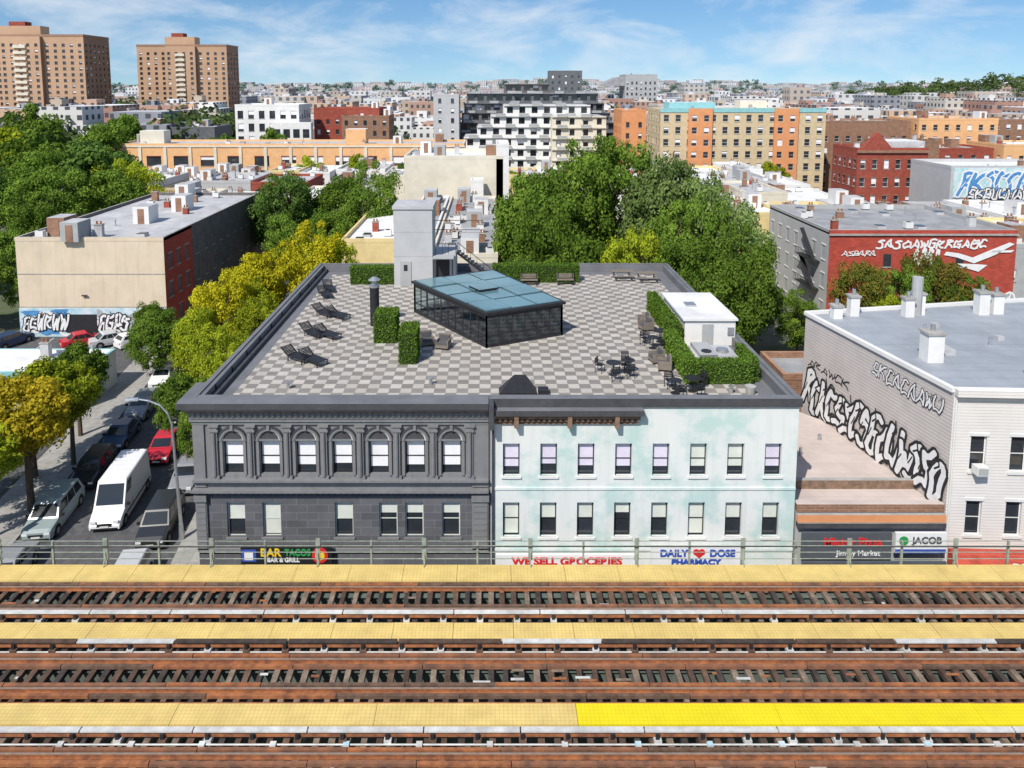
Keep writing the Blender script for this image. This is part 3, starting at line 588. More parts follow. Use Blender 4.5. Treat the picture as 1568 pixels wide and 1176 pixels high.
def graffiti(parent,P,L0,nlet,h,m,m2=None,seed=1,t0=.3,skew=.15,over=1.12,drop=0):
    r=random.Random(seed); mb=MB('graffiti_lettering'); cw_=L0/nlet; cnt=[0]
    def ribbon(pts,t,mm):
        for i in range(len(pts)-1):
            a=Vector(pts[i]); b=Vector(pts[i+1]); dd=b-a
            if dd.length<1e-4: continue
            cnt[0]+=1; dd.normalize(); nn=Vector((-dd.y,dd.x))*t/2; e=dd*t*.45
            q=[a-e-nn*.55,a-e*.4-nn,b+e*.4-nn,b+e-nn*.55,b+e+nn*.55,b+e*.4+nn,a-e*.4+nn,a-e+nn*.55]
            mb.poly([P(p.x,p.y,.004+cnt[0]*.0003) for p in q],mm)
    for i in range(nlet):
        g=r.choice(LET); w=cw_*over*r.uniform(.85,1.1); hh=h*r.uniform(.85,1.12); x0=i*cw_; zo=r.uniform(-.08,.08)*h
        pts=[]
        for j in range(len(g)-1):
            for k in range(3 if j<len(g)-2 else 4):
                t=k/3; a=g[j]; b=g[j+1]; bow=.14*math.sin(math.pi*t)*(1 if (j+i)%2 else -1)
                xx=a[0]+(b[0]-a[0])*t-(b[1]-a[1])*bow; zz=a[1]+(b[1]-a[1])*t+(b[0]-a[0])*bow
                pts.append((x0+w*.1+xx*w*.8+zz*hh*skew,zo+(zz-.5)*hh*.8))
        ribbon(pts,t0*h,m)
        if m2: ribbon(pts,t0*h*.5,m2); 
        if m2 and r.random()<.7: ribbon([(x0+w*.3,zo-hh*.1),(x0+w*.55,zo+hh*.1)],t0*h*.12,m)
        if m2 and r.random()<.6: ribbon([(x0+w*.6,zo+hh*.25),(x0+w*.9,zo+hh*.35),(x0+w*.8,zo+hh*.55)],t0*h*.16,m)
    return mb.done(parent)
def blobs(parent,P,L0,H,n,cols,seed):
    r=random.Random(seed); mb=MB('mural_shapes')
    for i in range(n):
        cx_=r.uniform(0,L0); cz=r.uniform(.2,H-.2); a=r.uniform(.3,1.1); b=r.uniform(.2,.7); k=r.random()*6; nn=11
        mb.poly([P(min(L0,max(0,cx_+a*(1+.3*math.sin(3*t+k))*math.cos(t))),min(H,max(0,cz+b*(1+.3*math.cos(2*t+k))*math.sin(t))),.003+i*.0008) for t in [6.283*j/nn for j in range(nn)]],r.choice(cols))
    return mb.done(parent)
# ---------------------------------------------------------------- right neighbours
mb=MB('low_shop_building')
zr=6.35; q=[(15.85,F),(23.55,F),(22.0,47.6),(15.85,56)]
mb.prism(q,0,zr,GRW,PINKR)
mb.box(15.86,23.5,F-.05,F+.4,zr+.002,zr+.42,BRN,PINKR); mb.box(15.9,23.4,F+2.2,F+2.5,zr+.002,zr+.5,RUSTC,CONC)
mb.box(15.86,23.5,F-.25,F-.052,5.9,6.3,ORG2,CONC); mb.box(15.86,23.5,F-.3,F-.003,5.6,5.88,DTRIM,CONC)
mb.cyl((18.5,43,zr),(18.5,43,zr+.5),.1,STEEL,n=8); mb.cyl((20.5,45,zr),(20.5,45,zr+.35),.12,STEEL,n=8)
mb.done()
mb=MB('white_siding_building'); z=12.8
a=Vector((23.6,F)); b=Vector((21.5,50.2)); e=Vector((42,F-.9)); g=Vector((42,54)); 
u=(b-a).normalized(); n=Vector((-u.y,u.x)); L_=(b-a).length
wall(mb,(b.x,b.y),tuple(-u),tuple(n),L_,0,z,[],[],SID)
u2=(e-a).normalized(); n2=Vector((u2.y,-u2.x)); W2=(e-a).length
wall(mb,tuple(a),tuple(u2),tuple(n2),W2,0,z,[(x,x+.8) for x in (1.0,3.0,5.0,7.4,9.6,12)],[(1.5,3.3),(5.1,7.0),(8.6,10.5)],SIDW,blinds=(BLIND,),pb=.3,sill=FRAMEW,lint=FRAMEW,fm=FRAMEW)
mb.poly([(g.x,g.y,0),(b.x,b.y,0),(b.x,b.y,z),(g.x,g.y,z)],SID); mb.poly([(e.x,e.y,0),(g.x,g.y,0),(g.x,g.y,z),(e.x,e.y,z)],SID)
mb.poly([(a.x,a.y,z),(e.x,e.y,z),(g.x,g.y,z),(b.x,b.y,z)],BROOF)
mb.beam((a.x,a.y,z+.1),(b.x,b.y,z+.1),.3,.22,WHT); mb.beam((a.x,a.y-.1,z+.05),(e.x,e.y-.1,z+.05),.5,.35,SIDW); mb.beam((b.x,b.y,z+.1),(g.x,g.y,z+.1),.3,.2,WHT)
for x,y,w,h in ((25,41.5,.45,1.6),(24.6,50.0,.3,1.3),(28.2,49.8,.3,1.2),(29.2,50.3,.3,1.4),(33.5,50.3,.35,1.5),(34.6,50.5,.35,1.3),(23.2,49.4,.3,.8)):
    mb.box(x-w,x+w,y-w,y+w,z,z+h,WHT); mb.box(x-w-.08,x+w+.08,y-w-.08,y+w+.08,z+h,z+h+.12,CONC); mb.cyl((x,y,z+h+.1),(x,y,z+h+.5),.13,STEEL,n=8)
mb.box(25.6,26.9,42.3,43.3,z,z+.3,SILV,SILV); mb.cyl((29,50.2,z),(29,50.2,z+2.6),.35,GRW,n=12)
for x,y in ((30,44),(27.5,46.5),(32,41),(34.5,46),(29,39.5)): mb.cyl((x,y,z),(x,y,z+.5),.1,STEEL,n=8); mb.box(x+1,x+1.4,y+.8,y+1.2,z,z+.25,SILV)
for wx,wz in ((1.05,8.65),(7.45,5.2)): 
    p=a+u2*(wx+.35)+n2*.3; mb.box(p.x-.3,p.x+.3,p.y-.25,p.y+.25,wz-.05,wz+.4,FRAMEW); mb.box(p.x-.25,p.x+.25,p.y-.26,p.y-.251,wz,wz+.35,GRW)
mb.cyl((a.x+.1,a.y-.08,z),(a.x+.1,a.y-.08,0),.06,FRAMEW,n=6)
sidingb=mb.done()
nn=tuple(n) if n.x<0 else (-n.x,-n.y)
graffiti(sidingb,PW((b.x,b.y),tuple(-u),nn,7.75),12.8,15,2.6,BLG,WHG,43,.25,.2,1.35)
graffiti(sidingb,PW((b.x-u.x*.5,b.y-u.y*.5),tuple(-u),nn,9.7),4.5,6,.6,BLG,None,8,.14)
graffiti(sidingb,PW((b.x-u.x*7,b.y-u.y*7),tuple(-u),nn,11.7),5.6,9,1.0,BLG,WHG,5,.2)
# ---------------------------------------------------------------- signs
def text(s,loc,size,m,parent,ext=.02,off=.0,rz=0,sx=1.0):
    c=bpy.data.curves.new('lettering','FONT'); c.body=s; c.size=size; c.extrude=ext; c.offset=off; c.align_x='CENTER'; c.align_y='CENTER'
    o=bpy.data.objects.new('lettering',c); scene.collection.objects.link(o); o.location=loc; o.rotation_euler=(math.pi/2,0,rz); o.scale=(sx,1,1); c.materials.append(m); o.parent=parent
YT=mat('sign_yellow',(.8,.55,.03),.05,1,.5); RT_=mat('sign_red',(.6,.03,.03),.05,1,.5); GT=mat('sign_green',(.03,.3,.08),.05,1,.5); BT=mat('sign_blue',(.04,.09,.4),.05,1,.5)
SW=mat('sign_white',(.74,.75,.76),.04,1,.5); SB=mat('sign_black',(.02,.02,.022),.1,1,.4); STQ=mat('sign_grey',(.09,.10,.115),.1,1,.5)
mb=MB('restaurant_sign'); mb.box(-12.9,-8.2,36.6,36.75,3.65,4.65,SB); mb.cyl((-8.8,36.6,4.2),(-8.8,36.55,4.2),.42,RT_,n=18); mb.cyl((-8.8,36.55,4.2),(-8.8,36.53,4.2),.25,YT,n=18); mb.box(-12.85,-12.1,36.57,36.6,3.85,4.5,BT); mb.box(-12.7,-12.25,36.55,36.57,3.95,4.4,SW)
s=mb.done(); text('BAR',(-11.35,36.58,4.33),.58,YT,s,off=.015); text('TACOS',(-9.95,36.58,4.33),.5,GT,s,off=.015,sx=.82); text('BAR & GRILL',(-10.7,36.58,3.93),.3,SW,s,off=.01)
mb=MB('grocery_sign'); mb.box(.3,7.5,36.6,36.75,3.3,4.2,SW); s=mb.done(); text('WE SELL GROCERIES',(3.95,36.58,3.85),.55,RT_,s,off=.02,sx=1.12)
mb=MB('pharmacy_sign'); mb.box(8.3,12.9,36.55,36.72,3.4,4.65,SW); s=mb.done(); text('DAILY',(9.45,36.53,4.33),.52,BT,s,off=.015); text('DOSE',(11.95,36.53,4.33),.52,BT,s,off=.015); text('PHARMACY',(10.6,36.53,3.85),.4,BT,s,off=.02,sx=1.2)
mb=MB('heart'); 
for dx in (-.14,.14): mb.cyl((10.75+dx,36.55,4.4),(10.75+dx,36.52,4.4),.17,RT_,n=14)
mb.poly([(10.46,36.515,4.35),(11.04,36.515,4.35),(10.75,36.515,4.07)],RT_); mb.done(s)
mb=MB('pizza_shop_sign'); mb.box(16.0,20.6,36.45,36.6,4.1,5.5,STQ); mb.box(20.8,23.4,36.45,36.6,4.4,5.5,SW); mb.box(20.8,23.4,36.44,36.45,4.4,4.62,BT); mb.cyl((21.2,36.44,5.1),(21.2,36.41,5.1),.24,GT,n=14); s=mb.done()
mb=MB('lower_band'); mb.box(16.0,23.4,36.3,36.44,3.3,4.0,STQ); mb.done(s)
text('Mister Pizza',(18.6,36.43,5.0),.62,RT_,s,off=.02); text('Jimmy Market',(18.9,36.43,4.4),.4,SW,s); text('JACOB',(22.4,36.43,5.1),.5,STQ,s,off=.01); text('AUTO & GLASS',(19.6,36.28,3.65),.4,SW,s)
mb=MB('storefront_awning'); mb.hexa([(23.8,35.8,3.6),(41,35,3.6),(41,36.2,3.6),(23.8,36.9,3.6)],[(23.8,36.6,4.4),(41,35.8,4.4),(41,36.2,4.4),(23.8,36.9,4.4)],REDP); s=mb.done(); text('DESIGNS',(27.6,35.75,4.0),.6,SW,s,rz=-.045,off=.02)
# ---------------------------------------------------------------- street lamp, poles, vehicles
mb=MB('street_lamp'); x,y=-19.3,44.4
mb.cyl((x,y,.14),(x,y,1.2),.17,STEEL,r1=.13,n=10); mb.cyl((x,y,1.2),(x-.25,y,7.6),.11,STEEL,r1=.07,n=10)
pts=[(x-.25,7.6),(x-.45,8.3),(x-.9,8.85),(x-1.6,9.15),(x-2.3,9.25)]
for i in range(4): mb.cyl((pts[i][0],y,pts[i][1]),(pts[i+1][0],y,pts[i+1][1]),.06,STEEL,r1=.05,n=8)
mb.hexa([(x-3.0,y-.16,9.17),(x-2.2,y-.1,9.17),(x-2.2,y+.1,9.17),(x-3.0,y+.16,9.17)],[(x-2.95,y-.1,9.33),(x-2.2,y-.07,9.33),(x-2.2,y+.07,9.33),(x-2.95,y+.1,9.33)],STEEL); mb.done()
mb=MB('utility_pole'); x,y=-29.9,42.6; mb.cyl((x,y,.14),(x-.1,y,8.3),.16,BARK,r1=.11,n=9); mb.cyl((x+.35,y,5.7),(x+.35,y,6.6),.22,STEEL,n=12); mb.box(x-.9,x+.9,y-.06,y+.06,7.6,7.75,BARK); 
for k in (-.8,-.3,.3,.8): mb.cyl((x+k,y,7.75),(x+k,y,7.95),.05,FRAMEW,n=6)
mb.box(x-.25,x+.25,y-.2,y-.14,3.0,3.9,RT_); mb.done()
TIRE=mat('tire',(.02,.02,.02),.2,4,.9); HUB=mat('hub',(.35,.35,.36),.1,4,.4,metal=.6); CG=mat('car_glass',(.02,.025,.03),.1,1,.05,spec=.8); HL=mat('headlight',(.7,.72,.75),.05,1,.15)
TL=mat('tail_light',(.35,.01,.01),.05,1,.3)
def paint(n,c): return mat(n,c,.03,1,.25,spec=.6)
def car(name,x,y,a,L_,W_,H_,col,kind='suv'):
    mb=MB(name); mb.T=Matrix.Translation((x,y,.03))@Matrix.Rotation(math.radians(a),4,'Z'); w=W_/2; l=L_/2   # front = -Y local
    if kind=='van': st=[(-l,.5,.92),(-l+.25,.78,.97),(-l+.95,1.12,1),(-l+1.0,1.2,1),(l-.05,1.2,1),(l,1.15,.98)]
    elif kind=='sedan': st=[(-l,.62,.86),(-l+.25,.72,.95),(-l+1.25,.92,1),(l-1.0,.98,1),(l-.1,.95,.95),(l,.7,.88)]
    else: st=[(-l,.72,.88),(-l+.2,.88,.96),(-l+1.2,1.03,1),(l-.3,1.08,1),(l-.05,1.0,.97),(l,.8,.92)]
    def sec(s_): yy,zt_,k=s_; ww=w*k; return [(-ww*.96,yy,.24),(ww*.96,yy,.24),(ww,yy,.55),(ww*.95,yy,zt_-.04),(ww*.8,yy,zt_),(-ww*.8,yy,zt_),(-ww*.95,yy,zt_-.04),(-ww,yy,.55)]
    S=[sec(s_) for s_ in st]
    for i in range(len(S)-1):
        for j in range(8): k=(j+1)%8; mb.poly([S[i][j],S[i][k],S[i+1][k],S[i+1][j]],col)
    mb.poly(S[0],col); mb.poly(S[-1][::-1],col)
    if kind=='van': zb,cb=1.17,[(-l+.95,l-.03),(-l+1.75,l-.12)]
    elif kind=='sedan': zb,cb=.93,[(-l+1.15,l-.65),(-l+1.95,l-1.3)]
    else: zb,cb=1.02,[(-l+1.1,l-.12),(-l+1.8,l-.5)]
    (b0,b1),(t0,t1)=cb; wb=w*.93; wt=w*(.86 if kind=='van' else .76); zt_=H_-.05
    Bp=[(-wb,b0,zb),(wb,b0,zb),(wb,b1,zb),(-wb,b1,zb)]; Tp=[(-wt,t0,zt_),(wt,t0,zt_),(wt,t1,zt_),(-wt,t1,zt_)]
    def lp(p,q,t): return tuple(p[i]+(q[i]-p[i])*t for i in range(3))
    def face(a_,b_,c_,d_,ins,gl,nrm,v0=.1):
        mb.poly([a_,b_,c_,d_],col)
        def bl(u_,v_): 
            p=lp(lp(a_,b_,u_),lp(d_,c_,u_),v_); return (p[0]+nrm[0]*.012,p[1]+nrm[1]*.012,p[2]+.004)
        for (u0,u1) in ins: mb.poly([bl(u0,v0),bl(u1,v0),bl(u1,.88),bl(u0,.88)],gl)
    side=[(.05,.22)] if kind=='van' else [(.08,.36),(.39,.66),(.69,.92)]
    v0=.4 if kind=='van' else .1
    face(Bp[0],Bp[1],Tp[1],Tp[0],[(.06,.94)],CG,(0,-1)); face(Bp[1],Bp[2],Tp[2],Tp[1],side,CG,(1,0),v0)
    face(Bp[2],Bp[3],Tp[3],Tp[2],[(.08,.92)],CG,(0,1),v0); face(Bp[3],Bp[0],Tp[0],Tp[3],[(1-b_,1-a_) for a_,b_ in side],CG,(-1,0),v0)
    k=.1; T2=[(p[0]*.93,p[1]+(k if i<2 else -k),H_) for i,p in enumerate(Tp)]; mb.hexa(Tp,T2,col)
    if kind=='van':
        for i in range(7): yy=t0+.5+i*.6; mb.box(-wt*.8,wt*.8,yy,yy+.05,H_+.002,H_+.03,col)
        mb.box(-w-.004,-w+.01,-l+2.3,-l+2.33,.5,1.15,TIRE); mb.box(w-.01,w+.004,-l+2.3,-l+2.33,.5,1.15,TIRE)
        mb.box(w-.02,w+.012,-l+1.2,l-.3,.62,.72,TIRE); mb.box(-w-.012,-w+.02,-l+1.2,l-.3,.62,.72,TIRE)
    for yy in (-l+.85,l-.85):
        for s_ in (-1,1):
            mb.cyl((s_*(w-.2),yy,.33),(s_*(w+.012),yy,.33),.34,TIRE,n=18); mb.cyl((s_*(w+.012),yy,.33),(s_*(w+.02),yy,.33),.2,HUB,n=12)
            mb.cyl((s_*(w-.02),yy,.35),(s_*(w+.004),yy,.35),.41,TIRE,n=18)
    zf=.62 if kind!='van' else .72
    for s_ in (-1,1):
        mb.box(*sorted((s_*w*.5,s_*w*.84)),-l-.01,-l+.12,zf-.07,zf+.08,HL); mb.box(*sorted((s_*w*.6,s_*w*.88)),l-.1,l+.01,.66,.84,TL)
        mb.box(*sorted((s_*(w-.02),s_*(w+.18))),b0+.25,b0+.35,zb-.02,zb+.16,TIRE)
    mb.box(-w*.45,w*.45,-l-.012,-l+.1,.42,.6,TIRE); mb.box(-w*.8,w*.8,-l-.015,-l+.1,.25,.34,TIRE); mb.box(-.26,.26,l-.05,l+.015,.5,.64,FRAMEW)
    mb.box(-.26,.26,-l-.03,-l,.36,.48,FRAMEW)
    return mb.done(bevel=.035)
CWH=paint('car_white',(.78,.78,.79)); CRD=paint('car_red',(.5,.02,.035)); CBK=paint('car_black',(.03,.033,.037)); CGR=paint('car_grey',(.26,.27,.29)); CGN=paint('car_greygreen',(.28,.34,.34)); CSI=paint('car_silver',(.5,.51,.52)); CDB=paint('car_darkblue',(.04,.07,.14))
car('white_cargo_van',-24.9,48.2,7,6.1,2.05,2.65,CWH,'van')
car('red_car',-25.2,55.8,7,4.5,1.8,1.5,CRD,'sedan')
for n_,off,y,L_,W_,H_,c,k in [('parked_suv',-20.9,45.6,4.8,1.9,1.75,CBK,'suv'),('parked_car',-20.8,51.6,4.6,1.8,1.45,CGR,'sedan'),('parked_car',-20.8,57.3,4.5,1.8,1.5,CBK,'suv'),('parked_car',-20.8,63.5,4.5,1.8,1.5,CSI,'sedan'),('parked_car',-21.0,39.6,4.5,1.8,1.5,CSI,'suv'),
  ('parked_pickup_suv',-28.2,46.6,5.2,1.95,1.8,CGN,'suv'),('parked_car',-27.9,52.4,4.7,1.85,1.6,CBK,'suv'),('parked_car',-27.9,57.8,4.6,1.8,1.45,CDB,'sedan'),('parked_car',-28.0,63.2,4.6,1.8,1.5,CGR,'suv'),('parked_car',-28.2,40.6,4.6,1.8,1.45,CGR,'sedan'),('parked_car',-28.2,70,4.6,1.8,1.5,CWH,'suv'),('parked_car',-24.5,62.5,4.6,1.8,1.5,CBK,'suv'),('parked_car',-24.3,69,4.6,1.8,1.5,CWH,'suv'),('parked_car',-21,74,4.6,1.8,1.5,CSI,'suv')]:
    car(n_,cx(y,off),y,7,L_,W_,H_,c,k)
for x,y,a,c,k in [(-44.6,80.4,130,CRD,'sedan'),(-41.6,80.6,130,CSI,'sedan'),(-57,80,150,CBK,'suv'),(-38.8,80.6,140,CWH,'suv'),(-52.5,80.3,160,CDB,'suv'),(-40,56,90,CSI,'suv'),(-46,57,90,CDB,'sedan')]: car('parked_car',x,y,a,4.5,1.8,1.5,c,k)
# ---------------------------------------------------------------- left neighbours
mb=bldg('beige_corner_building',-53.2,-36.6,83.3,119,11.0,BEIGE,SILV,sides='',par=.45,cl=22,cap=CONC,ret=True,sm=DBR)
wall(mb,(-36.57,83.28),(0,1),(1,0),8,0,11.3,[(1,1.9),(3.4,4.3),(5.8,6.7)],[(1,2.8),(4.3,6),(7.6,9.3)],REDP,sill=CONC,lint=CONC)
wall(mb,(-36.56,91.28),(0,1),(1,0),27.6,0,11.2,even(27.6,2.5,.9),[(1,2.8),(4.3,6),(7.6,9.3)],DBR,sill=CONC)
mb.box(-53.25,-36.6,83.2,83.28,.0,3.3,MURAL)
mb.box(-48,-44.5,83.1,83.19,.5,2.6,FRAMED); mb.box(-41,-39.8,83.1,83.19,0,2.2,GRW)
mb.cyl((-46,83.1,4.8),(-45.4,83.1,4.8),.1,BLACK,n=6)
for z in (3.4,7.2): mb.box(-53.2,-36.6,83.26,83.28,z,z+.08,CONC)
s=mb.done()
blobs(s,PW((-53.2,83.19),(1,0),(0,-1),0),16.5,3.2,50,[BLUEG,WHG,WHG,MURAL,MURAL,WHG,BLUEG,GRW],4)
graffiti(s,PW((-53,83.1),(1,0),(0,-1),1.6),5,6,2.0,BLG,WHG,9,.22); graffiti(s,PW((-44.4,83.08),(1,0),(0,-1),1.6),3.3,4,2.2,BLG,WHG,12,.24); graffiti(s,PW((-39.6,83.08),(1,0),(0,-1),1.5),2.8,3,2,BLUEG,WHG,14,.3)
mb=bldg('low_garage_building',-62,-35.6,63.5,69.5,3.2,WHT,WROOF,sides='F',par=.3,cl=4,cap=TEAL,ret=True,fl=3.0,gap=4,ww=2.2,wh=1.3,frame=False); mb.box(-62.1,-35.5,63.3,63.46,3.0,3.6,TEAL); mb.box(-39,-35.55,63.28,63.46,0,2.99,REDP); mb.done()
mb=MB('chain_link_fence'); 
for i in range(12): x=-62+i*2.3; mb.cyl((x,59.6,0),(x,59.6,2),.04,STEEL,n=6)
for z in (.1,1,2): mb.cyl((-62,59.6,z),(-36.7,59.6,z),.025,STEEL,n=5)
mb.done()
for i,(x0,x1,y0,y1,z,w_,r_) in enumerate([(16.4,21,57,61,3.2,BRN,TAR),(16.3,19,62,68,3.0,CREAM,GROOF),(22.5,29,56,61,5.8,BRN,GROOF),(30,37,56,62,6.5,REDB,TAR)]):
    bldg('rear_yard_extension',x0,x1,y0,y1,z,w_,r_,cl=3,gap=2.2)
mb=MB('plywood_fence'); 
for i in range(20): mb.box(16+i*.35,16.32+i*.35,56.4,56.45,0,2.2,R.choice([BRN,CREAM,WOODG]))
mb.done()
mb=MB('patio_umbrella'); mb.cyl((21.6,53,0),(21.6,53,2.6),.04,BLACK,n=6); mb.cyl((21.6,53,2.3),(21.6,53,2.9),1.3,BT,r1=.05,n=8); mb.done()
# ---------------------------------------------------------------- buildings behind
bldg('grey_row_building',-6.6,.8,82,126,9.4,CREAM,GROOF,cl=44,sides='FQL',gap=2.2)
bldg('yellow_walled_building',-18.2,-11.2,91,117,9.2,YEL,WROOF,cl=9,sides='F')
bldg('white_roof_building',-11,-6.8,92,124,9.8,WHT,GROOF,cl=14)
bldg('cream_loft_building',-15,2.2,131,146,15.6,CREAM,WROOF,cl=6,sides='',par=.6)
bldg('tall_chimney_stack_building',-3.4,-1.2,127,130,12,WHT,WROOF,cl=0,sides='')
bldg('white_stucco_house',1,3.2,131,140,17.8,WHT,WROOF,cl=0,sides='')
mb=bldg('red_graffiti_building',39.6,61.5,87,106,11,REDP,GROOF,cl=20,sides='',par=.55,cap=GRW,ret=True,sm=GRW)
wall(mb,(39.57,106),(0,-1),(-1,0),19,0,11.2,even(19,2.4,1.0),[(1,2.7),(4.4,6.1),(7.8,9.5)],LGW,sill=WHT,lint=WHT)
for zz in (3.9,7.3):
    mb.box(38.5,39.5,89,94,zz,zz+.06,BLACK); 
    for k in range(11): mb.box(38.5,38.54,89+k*.5,89.04+k*.5,zz,zz+.95,BLACK)
    mb.box(38.5,38.54,89,94,zz+.93,zz+.97,BLACK); mb.beam((39,89.5,zz),(39,93.5,zz+3.3),.5,.06,BLACK)
for xx in (46,50.5,54.5): mb.box(xx,xx+.9,86.92,86.96,7.2,8.7,GLASS); mb.box(xx-.08,xx+.98,86.9,86.99,7.05,7.2,CONC)
mb.box(39.5,61.6,86.8,86.96,10.9,11.1,CONC)
s=mb.done()
graffiti(s,PW((45,86.93),(1,0),(0,-1),9.9),13,13,1.1,WHG,None,21,.2,.2,1.0); graffiti(s,PW((53.5,86.9),(1,0),(0,-1),2.6),7.5,7,3,WHG,GRW,22,.26,.15,1.3); graffiti(s,PW((49.5,86.9),(1,0),(0,-1),8.3),2.6,3,2.2,WHG,None,23,.22)
graffiti(s,PW((41,86.9),(1,0),(0,-1),8.8),4,6,.7,WHG,None,26,.15)
mb=MB('painted_bird_mural')
for q in ([(53,8.6),(54.6,8.3),(56.6,7.6),(59,8.6),(61.2,9.9),(60.6,10.1),(58.2,9.1),(56.4,8.3),(54.8,8.8),(53.3,9.0)],[(54.6,7.6),(55.8,7.0),(57.2,6.6),(58.2,7.4),(57,7.5)],[(58.6,8.9),(60.9,8.9),(61.2,9.2),(58.6,9.1)]): mb.poly([(p[0],86.89-.01*p[1]*.1,p[1]) for p in q],WHG)
mb.done(s)
wl=[CREAM,WHT,GRW,BRN,REDB,TAN,YEL,LGW,WHT]; rl=[SILV,WROOF,WROOF,SILV,WROOF,WROOF,GROOF]
def field(x0,x1,ys,zr_,w=7.2,skip=None):
    for y in ys:
        x=x0+R.uniform(0,2)
        while x<x1:
            ww=R.choice([w,w*.9,w*1.5]); dd=R.uniform(13,17)
            if not(skip and skip(x,x+ww,y,y+dd)): bldg('row_house',x,x+ww-.05,y,y+dd,R.uniform(*zr_),R.choice(wl),R.choice(rl),cl=R.randint(6,13),gap=2.2)
            x+=ww
field(34,92,(108,127,146,163),(8.2,10.2),skip=lambda a,b,c,d:(a<62.5 and c<107) or (b>66 and c>115 and c<173))
field(-80,-38,(124,142,160),(8,10))
field(-34,-6,(128,150,165),(8,10.2),skip=lambda a,b,c,d:b>-16 and c<150)
field(4,34,(108,130,150,166),(7.5,9.5))
field(62.5,110,(92,),(8,9))
mb=bldg('red_gabled_brick_building',73,87,150,161,15.5,REDB,TAR,cl=8,gap=2.0,ww=1,wh=1.8,fl=3.6,lint=BRN,ret=True)
mb.hexa([(73.5,149.7,15.5),(80,149.7,15.5),(80,151,15.5),(73.5,151,15.5)],[(76.5,149.7,19),(76.9,149.7,19),(76.9,151,19),(76.5,151,19)],REDB); 
mb.box(72.8,87.2,149.6,149.95,15,15.5,BRN); mb.box(79,86.8,151,158,15.6,17.2,SILV,WROOF); mb.done()
s=bldg('grey_graffiti_warehouse',82,125,134,147,13.5,LGW,WROOF,cl=10,sides='',par=.6)
mb=MB('mural_panel'); mb.box(82.5,124,133.85,133.95,8.4,13.7,TEALG); mb.done(s)
graffiti(s,PW((83,133.8),(1,0),(0,-1),11),38,18,4.4,WHG,BLUEG,31,.26,.2,1.4); graffiti(s,PW((85,133.7),(1,0),(0,-1),9),30,22,2.0,BLG,WHG,33,.3)
bldg('grey_retaining_building',70,125,118,128,7.8,LGW,GROOF,cl=12,sides='',par=.8)
mb=bldg('long_orange_building',-93,-6.5,186,200,13.6,ORG,SILV,fl=5.5,gap=6.2,ww=3.6,wh=2.4,cl=26,sides='F',frame=False,lint=REDB,ret=True,cap=CREAM,base=3.0)
mb.box(-93.2,-6.3,185.8,185.95,13.2,13.6,CREAM); mb.box(-93.1,-6.4,185.8,185.96,6.2,6.5,CREAM)
for k in range(15): x=-92.5+k*6.18; mb.box(x-.35,x+.35,185.75,185.98,0,13.1,CREAM)
mb.box(-88,-82,190,194,13.6,17,CREAM,WROOF); mb.box(-36,-31,188,192,13.6,17.5,ORG,WROOF); mb.done()
mb=bldg('tan_apartment_block',42.6,84,190,206,21.6,TAN,WROOF,fl=3.05,gap=2.9,ww=1.35,wh=1.7,cl=18,sides='FS',ret=True,cap=TEAL,par=.8)
for xx in (49.5,71): 
    wall(mb,(xx,189.4),(1,0),(0,-1),6,0,22.6,even(6,2.3,1.3),[(3.05*k+1,3.05*k+2.6) for k in range(7)],ORG2)
    mb.box(xx,xx+6,189.41,190,22.6,22.7,TEAL); mb.poly([(xx,189.4,0),(xx,190,0),(xx,190,22.6),(xx,189.4,22.6)],ORG2)
mb.box(42.5,84.1,189.85,189.95,21.6,22.7,TEAL); mb.box(46,58,196,202,21.6,24,TEAL,WROOF); mb.box(65,72,198,203,21.6,24.4,CREAM,WROOF); mb.done()
for a in [('brick_apartment_row',88,112,202,216,18.5,BRN,SILV),('brick_apartment_row',113,134,200,216,19.2,ORG,SILV),('brick_apartment_row',135,165,204,218,18.8,BRN,GROOF),('brick_apartment_row',92,120,180,192,13,REDB,SILV),('brick_apartment_row',121,150,178,192,14,ORG,WROOF),('brick_apartment_row',88,101,170,178,15.5,BRN,GROOF)]:
    bldg(*a,cl=12,gap=2.8,ww=1.2)
mb=bldg('white_modern_building',-72,-54,214,228,22.5,WHT,WROOF,fl=3.6,gap=2.6,ww=1.6,wh=2.2,cl=3,frame=False,sides='FQ',ret=True); mb.box(-61,-50,211,214,0,18,WHT,WROOF); 
for k in range(4):
    for j in range(4): mb.box(-60.4+j*2.7,-58.6+j*2.7,210.95,211.0,1.2+k*4.2,3.6+k*4.2,GLASS)
mb.done()
def stepped2(name,x0,x1,y0,ns,wm,l,r,bk,gp=3.0,ww=2.1):
    mb=MB(name)
    for k in range(ns):
        xa=x0+l*max(0,k-2); xb=x1-r*max(0,k-3); ya=y0+bk*max(0,k-2); z_=k*3.2; W=xb-xa
        if W<6: break
        wall(mb,(xa,ya),(1,0),(0,-1),W,z_,z_+3.2,even(W,gp,ww),[(z_+.8,z_+2.7)],wm,dep=.7,frame=False,pb=.3)
        for (p,q_) in (((xa,ya),(xa,ya+18)),((xb,ya),(xb,ya+18))): mb.poly([(p[0],p[1],z_),(q_[0],q_[1],z_),(q_[0],q_[1],z_+3.2),(p[0],p[1],z_+3.2)],wm)
        mb.poly([(xa,ya,z_+3.2),(xb,ya,z_+3.2),(xb,ya+18,z_+3.2),(xa,ya+18,z_+3.2)],SILV)
        mb.box(xa,xb,ya-.5,ya-.002,z_+3.0,z_+3.3,wm)
        for j in range(int(W/7)):
            xx=xa+1.5+j*7; mb.box(xx,xx+3,ya-1.0,ya-.502,z_+3.1,z_+3.2,wm); mb.box(xx,xx+3,ya-1.0,ya-.96,z_+3.2,z_+4.0,GRW)
    return mb.done()
